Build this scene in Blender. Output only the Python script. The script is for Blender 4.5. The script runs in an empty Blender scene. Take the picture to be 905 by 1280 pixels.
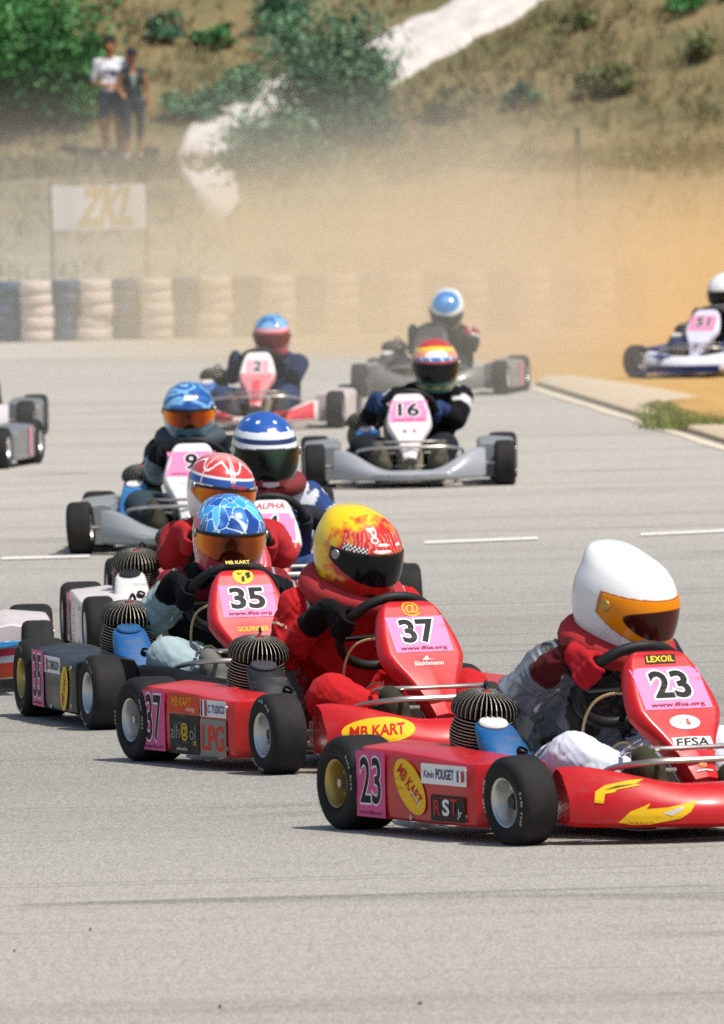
import bpy, bmesh, math, random
import numpy as np
from mathutils import Vector, Matrix, noise
from mathutils.bvhtree import BVHTree

random.seed(7)
RNG = np.random.default_rng(7)
rad = math.radians
sc = bpy.context.scene
COL = sc.collection

# ------------------------------------------------------------------ camera model
F, CX, CY, CAMH, ROLL = 14500.0, 452.5, 640.0, 2.05, rad(1.3)
PITCH = math.atan(484.0 / F)
_f = np.array([0, math.cos(PITCH), -math.sin(PITCH)])
_u0 = np.array([0, math.sin(PITCH), math.cos(PITCH)])
_x = np.array([1.0, 0, 0])
_u = _u0 * math.cos(ROLL) + _x * math.sin(ROLL)
_r = _x * math.cos(ROLL) - _u0 * math.sin(ROLL)
EYE = np.array([0, 0, CAMH])


def ray(px, py):
    return _f + _r * ((px - CX) / F) - _u * ((py - CY) / F)


def at_depth(px, py, y):            # the point on a sight line at the distance y
    d = ray(px, py)
    return EYE + d * (y / d[1])


def on_ground(px, py, z=0.0):
    d = ray(px, py)
    return EYE + d * ((z - CAMH) / d[2])


def smooth(a, b, t):
    t = np.clip((t - a) / (b - a), 0, 1)
    return t * t * (3 - 2 * t)


# ------------------------------------------------------------------ colour and materials
def lin(c):
    if isinstance(c, str):
        c = [int(c[i:i + 2], 16) / 255 for i in (0, 2, 4)]
    return tuple(((v + .055) / 1.055) ** 2.4 if v > .04045 else v / 12.92 for v in c)


def nodes(m):
    m.use_nodes = True
    nt = m.node_tree
    return nt, nt.nodes, nt.links


MATS = {}


def N(nt, kind, **kw):
    n = nt.nodes.new(kind)
    for k, v in kw.items():
        if k in n.inputs:
            n.inputs[k].default_value = v
        else:
            setattr(n, k, v)
    return n


def mixcol(nt, fac, a, b, blend='MIX'):
    n = nt.nodes.new('ShaderNodeMix')
    n.data_type = 'RGBA'
    n.blend_type = blend
    for sock, v in ((0, fac), (6, a), (7, b)):
        if isinstance(v, bpy.types.NodeSocket):
            nt.links.new(v, n.inputs[sock])
        elif sock == 0:
            n.inputs[0].default_value = v
        else:
            n.inputs[sock].default_value = (*v[:3], 1)
    return n.outputs[2]


def ramp(nt, sock, a, b):
    n = nt.nodes.new('ShaderNodeMapRange')
    n.inputs[1].default_value, n.inputs[2].default_value = a, b
    nt.links.new(sock, n.inputs[0])
    return n.outputs[0]


def mul(nt, a, b, op='MULTIPLY'):
    n = nt.nodes.new('ShaderNodeMath')
    n.operation = op
    for i, v in enumerate((a, b)):
        if isinstance(v, bpy.types.NodeSocket):
            nt.links.new(v, n.inputs[i])
        else:
            n.inputs[i].default_value = v
    return n.outputs[0]


def noise_tex(nt, scale, detail=3, vec=None, rough=.5, stretch=None):
    n = N(nt, 'ShaderNodeTexNoise', Scale=scale, Detail=detail, Roughness=rough)
    if vec is None:
        vec = N(nt, 'ShaderNodeTexCoord').outputs['Object']
    if stretch:
        mp = nt.nodes.new('ShaderNodeMapping')
        mp.inputs['Scale'].default_value = stretch[:3]
        if len(stretch) > 3:
            mp.inputs['Rotation'].default_value = (0, 0, stretch[3])
        nt.links.new(vec, mp.inputs[0])
        vec = mp.outputs[0]
    nt.links.new(vec, n.inputs['Vector'])
    return n.outputs[0]


def surface(name, color=None, rough=.5, metal=0, coat=0, var=.12, var_scale=14, dust=0, bump=0, bump_scale=60, attr=False,
            sheen=0, dirt_scale=9, spec=.4, scuff=0):
    """One procedural material: a base colour (or the painted colour attribute), uneven tone, road dust, and relief."""
    key = (name, color, rough, metal, coat, var, dust, bump, bump_scale, attr, spec)
    if key in MATS:
        return MATS[key]
    m = bpy.data.materials.new(name)
    base_lum = lin(color) if color else (.3, .3, .3)
    nt, nd, lk = nodes(m)
    b = nd['Principled BSDF']
    b.inputs['Metallic'].default_value = metal
    b.inputs['Coat Weight'].default_value = coat
    b.inputs['Coat Roughness'].default_value = .12
    b.inputs['Sheen Weight'].default_value = sheen
    b.inputs['Specular IOR Level'].default_value = spec
    if attr:
        a = nd.new('ShaderNodeAttribute')
        a.attribute_name = 'Col'
        base = a.outputs['Color']
    else:
        c = lin(color)
        rgb = nd.new('ShaderNodeRGB')
        rgb.outputs[0].default_value = (*c, 1)
        base = rgb.outputs[0]
    n1 = noise_tex(nt, var_scale, 4)
    v = nd.new('ShaderNodeHueSaturation')
    lk.new(base, v.inputs['Color'])
    lk.new(mul(nt, mul(nt, n1, 2 * var), 1 - var, 'ADD'), v.inputs['Value'])
    out = v.outputs[0]
    r_sock = mul(nt, mul(nt, n1, .22), rough - .11, 'ADD')
    if dust:
        n2 = noise_tex(nt, dirt_scale, 6, rough=.65)
        fac = mul(nt, ramp(nt, n2, .42, .78), dust)
        out = mixcol(nt, fac, out, lin('b5a084'))
        r_sock = mul(nt, r_sock, mul(nt, fac, .5), 'ADD')
    if scuff:                                # rubbed and scratched patches
        s1 = noise_tex(nt, 7, 4, rough=.6)
        s2 = noise_tex(nt, 55, 3, rough=.6, stretch=(.25, .25, 1.6))
        sf = mul(nt, mul(nt, ramp(nt, s1, .50, .66), ramp(nt, s2, .52, .66)), scuff)
        out = mixcol(nt, sf, out, lin('5b5552') if sum(base_lum) > .25 else lin('8a857c'))
        r_sock = mul(nt, r_sock, mul(nt, sf, .3), 'ADD')
    lk.new(out, b.inputs['Base Color'])
    lk.new(r_sock, b.inputs['Roughness'])
    if bump:
        bp = N(nt, 'ShaderNodeBump', Strength=bump, Distance=.004)
        lk.new(noise_tex(nt, bump_scale, 5), bp.inputs['Height'])
        lk.new(bp.outputs[0], b.inputs['Normal'])
    MATS[key] = m
    return m


def paint(c):
    dark = max(lin(c)) < .03
    return surface('painted_plastic', c, .36, coat=.10 if dark else .22, var=.1, dust=.015 if dark else .08, spec=.2 if dark else .3, scuff=.25 if dark else .55, bump=.08, bump_scale=9)


def sticker_mat(c):
    return surface('sticker_vinyl', c, .5, var=.08, dust=.05, spec=.15, scuff=.5)


RUBBER = surface('tyre_rubber', '212121', .74, var=.35, var_scale=26, dust=.04, bump=.25, bump_scale=120, spec=.22)
BLACK = surface('black_plastic', '0d0d0e', .45, var=.2, dust=.015, spec=.25)
STEEL = surface('steel_tube', 'b9b6ae', .3, metal=.85, var=.1, dust=.2)
ALU = surface('cast_aluminium', 'c9c8c4', .38, metal=.9, var=.12)
GOLDRIM = surface('gold_rim_metal', 'b9a15c', .4, metal=.8, var=.12, dust=.2)
DARKMETAL = surface('dark_cast_metal', '2a2a2c', .5, metal=.5, var=.2, dust=.15)
FINMETAL = surface('black_fin_metal', '17181a', .5, metal=.3, var=.2, dust=.12)
FINEDGE = surface('bare_and_lit_fin_edge', 'c6c0ae', .45, metal=.5, var=.15)
CLOTH = surface('racing_suit_cloth', None, .8, var=.16, var_scale=30, bump=.35, bump_scale=55, attr=True, sheen=.03, spec=.15)
NYLON = surface('shiny_nylon_cloth', None, .42, var=.2, var_scale=22, bump=.5, bump_scale=26, attr=True)
HELMET = surface('helmet_lacquer', None, .2, coat=.6, var=.04, attr=True, dust=.05)
VISOR = surface('visor_plastic', None, .14, coat=.08, var=.03, attr=True, spec=.22)
MIRROR = surface('mirrored_visor', None, .09, metal=.75, coat=.3, var=.05, attr=True)
SKIN = surface('spectator_skin_and_cloth', None, .75, var=.1, attr=True)


# ------------------------------------------------------------------ meshes
def mk(name, V, Fc, mats=(), mi=None, parent=None, flat=False, col=None, angle=38, at=None):
    me = bpy.data.meshes.new(name)
    me.from_pydata([tuple(v) for v in V], [], [tuple(f) for f in Fc])
    for m in (mats if isinstance(mats, (list, tuple)) else [mats]):
        me.materials.append(m)
    if mi is not None:
        me.polygons.foreach_set('material_index', np.asarray(mi, dtype=np.int32))
    if col is not None:
        set_col(me, col)
    if not flat:
        me.shade_smooth()
        me.set_sharp_from_angle(angle=rad(angle))
    me.update()
    o = bpy.data.objects.new(name, me)
    COL.objects.link(o)
    if parent is not None:
        o.parent = parent
    if at is not None:
        o.location = at
    return o


def set_col(me, col):
    a = me.color_attributes.new('Col', 'FLOAT_COLOR', 'POINT')
    c = np.ones((len(me.vertices), 4), dtype=np.float32)
    c[:, :3] = col
    a.data.foreach_set('color', c.ravel())


def tag(o, label=None, cat=None, group=None, kind=None):
    for k, v in (('label', label), ('category', cat), ('group', group), ('kind', kind)):
        if v:
            o[k] = v
    return o


def empty(name, loc=(0, 0, 0), rz=0):
    o = bpy.data.objects.new(name, None)
    o.empty_display_size = .2
    COL.objects.link(o)
    o.location = loc
    o.rotation_euler = (0, 0, rz)
    return o


class MB:
    """Collects shapes for one mesh."""

    def __init__(s):
        s.V, s.F, s.M = [], [], []

    def add(s, V, Fc, m=0):
        k = len(s.V)
        s.V += [tuple(v) for v in V]
        s.F += [tuple(i + k for i in f) for f in Fc]
        s.M += [m] * len(Fc)
        return s

    def box(s, c, d, r=.004, m=0, rot=None):
        bm = bmesh.new()
        bmesh.ops.create_cube(bm, size=1)
        for v in bm.verts:
            v.co = Vector((v.co.x * d[0], v.co.y * d[1], v.co.z * d[2]))
        if r:
            bmesh.ops.bevel(bm, geom=bm.edges[:], offset=min(r, min(d) * .4), segments=2, affect='EDGES', profile=.6)
        R = Matrix.Rotation(0, 3, 'X') if rot is None else rot
        bm.verts.index_update()
        s.add([R @ v.co + Vector(c) for v in bm.verts], [[v.index for v in f.verts] for f in bm.faces], m)
        bm.free()
        return s

    def tube(s, P, r, n=10, m=0, closed=False):
        P = [Vector(p) for p in P]
        k = len(P)
        rs = r if isinstance(r, (list, tuple)) else [r] * k
        V = []
        up = None
        for i, p in enumerate(P):
            if closed:
                t = P[(i + 1) % k] - P[i - 1]
            else:
                t = P[min(i + 1, k - 1)] - P[max(i - 1, 0)]
            t.normalize()
            if up is None:
                up = t.orthogonal()
            up = (up - t * up.dot(t)).normalized()
            b = t.cross(up)
            for j in range(n):
                a = 2 * math.pi * j / n
                V.append(p + (up * math.cos(a) + b * math.sin(a)) * rs[i])
        Fc = []
        for i in range(k if closed else k - 1):
            for j in range(n):
                a, b2 = i * n + j, i * n + (j + 1) % n
                c, d = ((i + 1) % k) * n + (j + 1) % n, ((i + 1) % k) * n + j
                Fc.append((a, b2, c, d))
        if not closed:
            Fc.append(tuple(range(n - 1, -1, -1)))
            Fc.append(tuple(range((k - 1) * n, k * n)))
        return s.add(V, Fc, m)

    def lathe(s, prof, n=28, m=0, M=None, closed=False):
        """prof: (distance along the axis, radius); the axis is +z, or what M turns it to."""
        k = len(prof)
        V = []
        for (h, r) in prof:
            for j in range(n):
                a = 2 * math.pi * j / n
                p = Vector((r * math.cos(a), r * math.sin(a), h))
                V.append(M @ p if M is not None else p)
        Fc, ms = [], []
        for i in range(k if closed else k - 1):
            for j in range(n):
                i2 = (i + 1) % k
                Fc.append((i * n + j, i * n + (j + 1) % n, i2 * n + (j + 1) % n, i2 * n + j))
        if not closed:
            Fc.append(tuple(range(n - 1, -1, -1)))
            Fc.append(tuple(range((k - 1) * n, k * n)))
        return s.add(V, Fc, m)

    def loft(s, secs, m=0, caps=True):
        n = len(secs[0])
        V = [p for q in secs for p in q]
        Fc = []
        for i in range(len(secs) - 1):
            for j in range(n):
                Fc.append((i * n + j, i * n + (j + 1) % n, (i + 1) * n + (j + 1) % n, (i + 1) * n + j))
        if caps:
            Fc.append(tuple(range(n - 1, -1, -1)))
            Fc.append(tuple(range((len(secs) - 1) * n, len(secs) * n)))
        return s.add(V, Fc, m)

    def build(s, name, mats, parent=None, **kw):
        o = mk(name, s.V, s.F, mats, s.M, parent, **kw)
        bm = bmesh.new()
        bm.from_mesh(o.data)
        bmesh.ops.recalc_face_normals(bm, faces=bm.faces[:])
        bm.to_mesh(o.data)
        bm.free()
        return o


def copy_part(o, parent, loc=None):
    c = o.copy()
    COL.objects.link(c)
    c.parent = parent
    if loc is not None:
        c.location = loc
    for ch in o.children:
        copy_part(ch, c)
    return c


def bezier(P, n=12):
    """A smooth line through the points P (Catmull-Rom)."""
    P = [Vector(p) for p in P]
    Q = [P[0] * 2 - P[1]] + P + [P[-1] * 2 - P[-2]]
    out = []
    for i in range(1, len(Q) - 2):
        for k in range(n):
            t = k / n
            a, b, c, d = Q[i - 1:i + 3]
            out.append(.5 * ((2 * b) + (c - a) * t + (2 * a - 5 * b + 4 * c - d) * t * t + (3 * b - a - 3 * c + d) * t ** 3))
    return out + [P[-1]]


# ------------------------------------------------------------------ stickers and lettering
_TXT = {}


def text_shape(s, bold=0.0, grow=0.0):
    """Filled outline of a text: height 1, centred on its own box; grow thickens it for an outline behind."""
    key = (s, round(bold, 4), round(grow, 4))
    if key in _TXT:
        return _TXT[key]

    def raw(off):
        cu = bpy.data.curves.new('lettering', 'FONT')
        cu.body = s
        cu.offset = off
        cu.resolution_u = 4
        ob = bpy.data.objects.new('lettering', cu)
        COL.objects.link(ob)
        me = bpy.data.meshes.new_from_object(ob)
        V = np.array([v.co[:2] for v in me.vertices]).reshape(-1, 2)
        Fc = [tuple(p.vertices) for p in me.polygons]
        bpy.data.objects.remove(ob)
        bpy.data.curves.remove(cu)
        bpy.data.meshes.remove(me)
        return V, Fc
    V0, F0 = raw(bold)
    lo, hi = V0.min(0), V0.max(0)
    c, h = (lo + hi) / 2, hi[1] - lo[1]
    if grow:
        V0, F0 = raw(bold + grow)
    _TXT[key] = ((V0 - c) / h, F0)
    return _TXT[key]


def R_(u0, v0, u1, v1, c):
    return ('p', [(u0, v0), (u1, v0), (u1, v1), (u0, v1)], c)


def E_(cu, cv, a, b, c, rot=0, n=36):
    ca, sa = math.cos(rad(rot)), math.sin(rad(rot))
    return ('p', [(cu + a * math.cos(t) * ca - b * math.sin(t) * sa, cv + a * math.cos(t) * sa + b * math.sin(t) * ca)
                  for t in [2 * math.pi * i / n for i in range(n)]], c)


def T_(s, cu, cv, h, c, w=None, bold=.01, out=None, grow=.05, rot=0, shear=0):
    return ('t', s, cu, cv, h, c, w, bold, out, grow, rot, shear)


def sticker(name, parent, O, U, V, elems, project=None, lift=.0015, far=.12, maxlen=None):
    O, U, V = Vector(O), Vector(U).normalized(), Vector(V).normalized()
    Nn = U.cross(V).normalized()
    mats, mi, VV, FF, MI = [], {}, [], [], []
    layers = []
    for e in elems:
        if e[0] == 'p':
            layers.append((np.array(e[1], float), [tuple(range(len(e[1])))], e[2]))
        else:
            _, s, cu, cv, h, c, w, bold, out, grow, rot, shear = e
            for g, cc in (((grow, out), (0, c)) if out else ((0, c),)):
                P, Fc = text_shape(s, bold, g)
                P = P.copy()
                base = text_shape(s, bold)[0]
                width = base[:, 0].max() - base[:, 0].min()
                P[:, 0] = P[:, 0] * ((w / width) if w else h) + P[:, 1] * h * shear
                P[:, 1] *= h
                a = rad(rot)
                P = np.stack([P[:, 0] * math.cos(a) - P[:, 1] * math.sin(a) + cu, P[:, 0] * math.sin(a) + P[:, 1] * math.cos(a) + cv], 1)
                layers.append((P, Fc, cc))
    bm = bmesh.new()
    for k, (P, Fc, c) in enumerate(layers):
        if c not in mi:
            mi[c] = len(mats)
            mats.append(sticker_mat(c))
        vs = [bm.verts.new((p[0], p[1], lift + k * .0009)) for p in P]
        for f in Fc:
            try:
                fc = bm.faces.new([vs[i] for i in f])
                fc.material_index = mi[c]
            except ValueError:
                pass
    if project is not None:
        bmesh.ops.triangulate(bm, faces=bm.faces[:])
        for _ in range(6):
            ln = maxlen or .02
            es = [e for e in bm.edges if e.calc_length() > ln]
            if not es:
                break
            bmesh.ops.subdivide_edges(bm, edges=es, cuts=1)
            bmesh.ops.triangulate(bm, faces=bm.faces[:])
    for v in bm.verts:
        p = O + U * v.co.x + V * v.co.y
        if project is not None:
            hit, nn, _, _ = project.ray_cast(p + Nn * far, -Nn, far * 2.5)
            if hit is not None:
                if nn.dot(Nn) < 0:
                    nn = -nn
                v.co = hit + nn * v.co.z
                continue
        v.co = p + Nn * v.co.z
    me = bpy.data.meshes.new(name)
    bm.normal_update()
    for f in bm.faces:
        if f.normal.dot(Nn) < 0:
            f.normal_flip()
    bm.to_mesh(me)
    bm.free()
    for m in mats:
        me.materials.append(m)
    o = bpy.data.objects.new(name, me)
    COL.objects.link(o)
    o.parent = parent
    return o


def bvh(o):
    return BVHTree.FromPolygons([v.co for v in o.data.vertices], [p.vertices for p in o.data.polygons])


def plate(digits, w=.215, h=.15, dh=.098, dw=None, foot='www.ffsa.org', pink='f28cb8'):
    dw = dw or (.122 if len(digits) > 1 else .062)
    el = [R_(-w / 2, -h / 2, w / 2, h / 2, pink), T_(digits, 0, .012, dh, '0b0a0c', dw, .03, 'f4f1f3', .045)]
    if foot:
        el.append(T_(foot, 0, -h / 2 + .014, .017, '8a1540', w * .8, .02))
    return el


FLAG = ['24346e', 'f3f1ee', 'c22b30']


def flag(u, v, w, h):
    return [R_(u + i * w / 3, v, u + (i + 1) * w / 3, v + h, FLAG[i]) for i in range(3)]

# ------------------------------------------------------------------ kart parts (x forward, y to the kart's left, z up)
TURN = Matrix.Rotation(rad(90), 4, 'X')          # lathe axis z -> -y (the outer side of a right-hand wheel)
WHEELS = {}


def sidewall_marks(R, seed):
    """White maker's lettering stencilled on the outer sidewall: short strokes round part of the tyre."""
    rnd = random.Random(seed)
    P = []
    for a0 in (20, 200):
        for k in range(9):
            a = rad(a0 + k * 6 + rnd.uniform(-1, 1))
            hgt = rnd.uniform(.007, .012)
            if k in (4,):
                continue
            r = R * .80
            for q in range(2):
                b = a + q * .035
                P.append([(r * math.cos(b), r * math.sin(b)), (r * math.cos(b + .02), r * math.sin(b + .02)),
                          ((r + hgt) * math.cos(b + .02), (r + hgt) * math.sin(b + .02)), ((r + hgt) * math.cos(b), (r + hgt) * math.sin(b))])
    return P


def wheel_proto(R, w, rim_mat, key):
    if key in WHEELS:
        return WHEELS[key]
    hw = w / 2
    rb = .0655
    hub = MB().lathe([(-hw * .6, .0), (-hw * .6, .026), (hw * .35, .026), (hw * .4, .02), (hw * .55, .018), (hw * .55, 0)], 18, 0, TURN)
    for k in range(3):
        a = 2 * math.pi * k / 3 + .4
        hub.lathe([(hw * .3, .006), (hw * .48, .006), (hw * .48, .001)], 8, 1, TURN @ Matrix.Translation((.037 * math.cos(a), .037 * math.sin(a), 0)))
    o = hub.build('wheel', [DARKMETAL, STEEL])
    prof = [(-.80, rb), (-.93, R * .60), (-1, R * .74), (-.985, R * .84), (-.90, R * .925), (-.76, R * .975), (-.6, R * .995), (-.3, R), (0, R)]
    prof = [(a * hw, r) for a, r in prof]
    prof = prof + [(-a, r) for a, r in prof[-2::-1]]
    t = MB().lathe(prof + [(hw * .6, rb - .004), (-hw * .6, rb - .004)], 48, 0, TURN, closed=True)
    for q in sidewall_marks(R, key.__hash__() % 7):
        t.add([TURN @ Vector((p[0], p[1], hw * 1.004)) for p in q], [(0, 1, 2, 3)], 1)
    t.build('tyre', [RUBBER, sticker_mat('c9c9c2')], o, angle=50)
    rim = [(-hw * .86, rb + .003), (-hw * .84, rb - .003), (-hw * .5, rb - .010), (-hw * .1, rb - .014), (-hw * .05, .030), (hw * .12, .030), (hw * .12, .046),
           (hw * .3, rb - .012), (hw * .62, rb - .008), (hw * .80, rb - .003), (hw * .9, rb + .001), (hw * .93, rb + .0055), (hw * .86, rb + .007), (hw * .5, rb + .001), (-hw * .5, rb + .001), (-hw * .82, rb + .007)]
    MB().lathe(rim, 40, 0, TURN, closed=True).build('rim', [rim_mat], o)
    o['proto'] = 1
    WHEELS[key] = o
    return o


def add_wheel(root, proto, x, y, R, steer=0):
    fresh = proto.parent is None and 'proto' in proto
    if fresh:
        o = proto
        del o['proto']
        o.parent = root
    else:
        o = copy_part(proto, root)
    o.location = (x, y, R)
    o.rotation_euler = (0, random.uniform(0, 6.28), 0)
    o.rotation_mode = 'ZXY'
    o.rotation_euler = (0, random.uniform(0, 6.28), (math.pi if y > 0 else 0) + steer)
    return o


def nose(root, s):
    """The front bumper fairing: a wide lofted bar whose ends rise towards the wheels."""
    hw, zc, ze, zb = s.get('hw', .425), s.get('zc', .17), s.get('ze', .225), .045
    secs = []
    n = 44
    for i in range(n + 1):
        q = -1 + 2 * i / n
        y = hw * q
        a = abs(q)
        end = 1 - max(0, (a - .9) / .1) ** 2 * .35
        xf = .86 - .20 * a ** 2.0
        zt = zc + (ze - zc) * float(smooth(.25, .95, a))
        zt *= (.93 + .07 * end)
        zb_ = zb + .012 * (a > .9) * (1 - end) + .01 * a
        dp = (.21 - .05 * a) * end
        zm = zb_ + (zt - zb_) * .52
        wob = .004 * noise.noise((y * 6, s.get('seed', 1), 0))
        secs.append([Vector((x, y, z)) for x, z in (
            (xf - dp, zb_ + .01), (xf - .03, zb_), (xf - .004, zb_ + .012), (xf + wob, zb_ + .035), (xf - .003 + wob, zm - .012), (xf - .012 + wob, zm + .006), (xf - .045, zt - .02),
            (xf - .065, zt - .006), (xf - .09, zt), (xf - dp + .02, zt - .004), (xf - dp, zt - .02))])
    return MB().loft(secs).build('front_bumper', [paint(s['nose'])], root, angle=32)


def side_pod(root, s, side):
    """Side box between the wheels; side -1 is the kart's right."""
    yo0 = .60
    secs = []
    xs = [-.405, -.398, -.385, -.30, -.15, 0, .15, .27, .31, .35, .39, .405, .41]
    dx = s.get('pod_dx', 0)
    for x in xs:
        yo = yo0 - .07 * float(smooth(.335, .41, x)) - .012 * float(smooth(-.385, -.41, x))
        sq = .93 if x in (-.405, .41) else 1
        top = (.252 - .022 * float(smooth(-.3, .4, x))) * (.98 if sq < 1 else 1)
        zb = .047
        bul = .006 * math.cos(x * 3.6)
        secs.append([Vector((x + dx, side * y, z)) for y, z in (
            (yo - .012, zb), (yo - .003, zb + .008), (yo, zb + .03), (yo + bul * .3, .15), (yo, top - .035), (yo - .003, top - .016), (yo - .012, top - .004), (yo - .026, top),
            (.44, top + .012), (.40, top + .004), (.385, top - .02), (.39, zb + .02), (.41, zb))])
    o = MB().loft(secs).build('side_pod', [paint(s['pod'])], root, angle=32)
    for bx, bz in ((-.36, .215), (.30, .205), (.30, .075), (-.05, .060)):
        bm_ = MB().lathe([(-.003, 0), (-.003, .009), (.002, .008), (.003, .004), (.003, 0)], 10, 0, Matrix.Translation((bx + dx, side * .6005, bz)) @ Vector((0, side, 0)).to_track_quat('Z', 'Y').to_matrix().to_4x4())
        bm_.build('bolt', [STEEL], o)
    return o


P_O, P_D = Vector((.335, 0, .538)), Vector((.30, 0, -.365)).normalized()   # number panel: its top middle and its downward direction
P_L = .475


def panel_pt(t, w, lift=0):
    nrm = Vector((0, 1, 0)).cross(-P_D)
    return P_O + P_D * (t * P_L) + Vector((0, w, 0)) + nrm * lift


def front_panel(root, s):
    prof = s.get('panel_prof', [(0, .060), (.03, .085), (.10, .108), (.22, .126), (.36, .140), (.47, .143), (.55, .128), (.66, .098), (.78, .072), (.9, .052), (1, .042)])
    ts = [p[0] for p in prof]
    ws = [p[1] for p in prof]
    rows, cols = 34, 28
    V, Fc, M = [], [], []
    for i in range(rows + 1):
        t = i / rows
        w = float(np.interp(t, ts, ws)) * s.get('pw', 1)
        for layer in (0, 1):
            for j in range(cols + 1):
                q = -1 + 2 * j / cols
                d = -.030 * max(0, (abs(q) - .86) / .14) ** 2 - .02 * max(0, .05 - t) / .05
                d += .012 * max(0, t - .5) * (1 - abs(q)) * 2
                V.append(panel_pt(t, w * q, d - .014 * layer - (.004 if layer else 0)))
    W = 2 * (cols + 1)
    split = s.get('panel_split')
    for i in range(rows):
        m = 1 if split and (i + .5) / rows > split else 0
        for j in range(cols):
            a = i * W + j
            Fc.append((a, a + 1, a + W + 1, a + W))
            b = a + cols + 1
            Fc.append((b, b + W, b + W + 1, b + 1))
            M += [m, m]
        for a in (i * W, i * W + cols):
            b = a + cols + 1
            Fc.append((a, a + W, b + W, b))
            M.append(m)
    for i in (0, rows):
        for j in range(cols):
            a = i * W + j
            b = a + cols + 1
            Fc.append((a, b, b + 1, a + 1))
            M.append(1 if split and i else 0)
    mb = MB()
    mb.add(V, Fc)
    mb.M = M
    return mb.build('front_panel', [paint(s['panel']), paint(s.get('panel2', s['panel']))], root, angle=50)


def ring_pt(psi, R=.155, C=Vector((.165, 0, .425))):
    e1, e2 = Vector((0, 1, 0)), Vector((.68, 0, .733))
    return C + (e1 * math.cos(psi) + e2 * math.sin(psi)) * R


RING_N = Vector((-.733, 0, .68))


def steering(root, s):
    psi = [2 * math.pi * k / 40 for k in range(40)]
    w = MB().tube([ring_pt(a) for a in psi], .0165, 12, 0, closed=True).build('steering_wheel', [surface('steering_rim_leather', '161616', .6, var=.2)], root)
    C = Vector((.165, 0, .425))
    m = MB()
    for a in (rad(-90 + 10), rad(180 + 10), rad(10)):
        m.tube([C - RING_N * .02, ring_pt(a, .15) - RING_N * .004], .009, 8)
    m.lathe([(-.03, 0), (-.03, .035), (-.01, .035), (-.01, 0)], 16, 0, Matrix.Translation(C) @ RING_N.to_track_quat('Z', 'Y').to_matrix().to_4x4())
    m.build('spoke', [BLACK], w)
    c = MB().tube([C - RING_N * .02, Vector((.52, 0, .115))], .010, 10)
    c.build('steering_column', [STEEL], root)
    if s.get('ring_text'):
        sticker('rim_lettering', w, ring_pt(math.pi / 2) + Vector((.68, 0, .733)) * .0165, (0, 1, 0), RING_N, [T_(s['ring_text'], 0, 0, .017, 'e8cf6a', .085, .03)])
    return w


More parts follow.
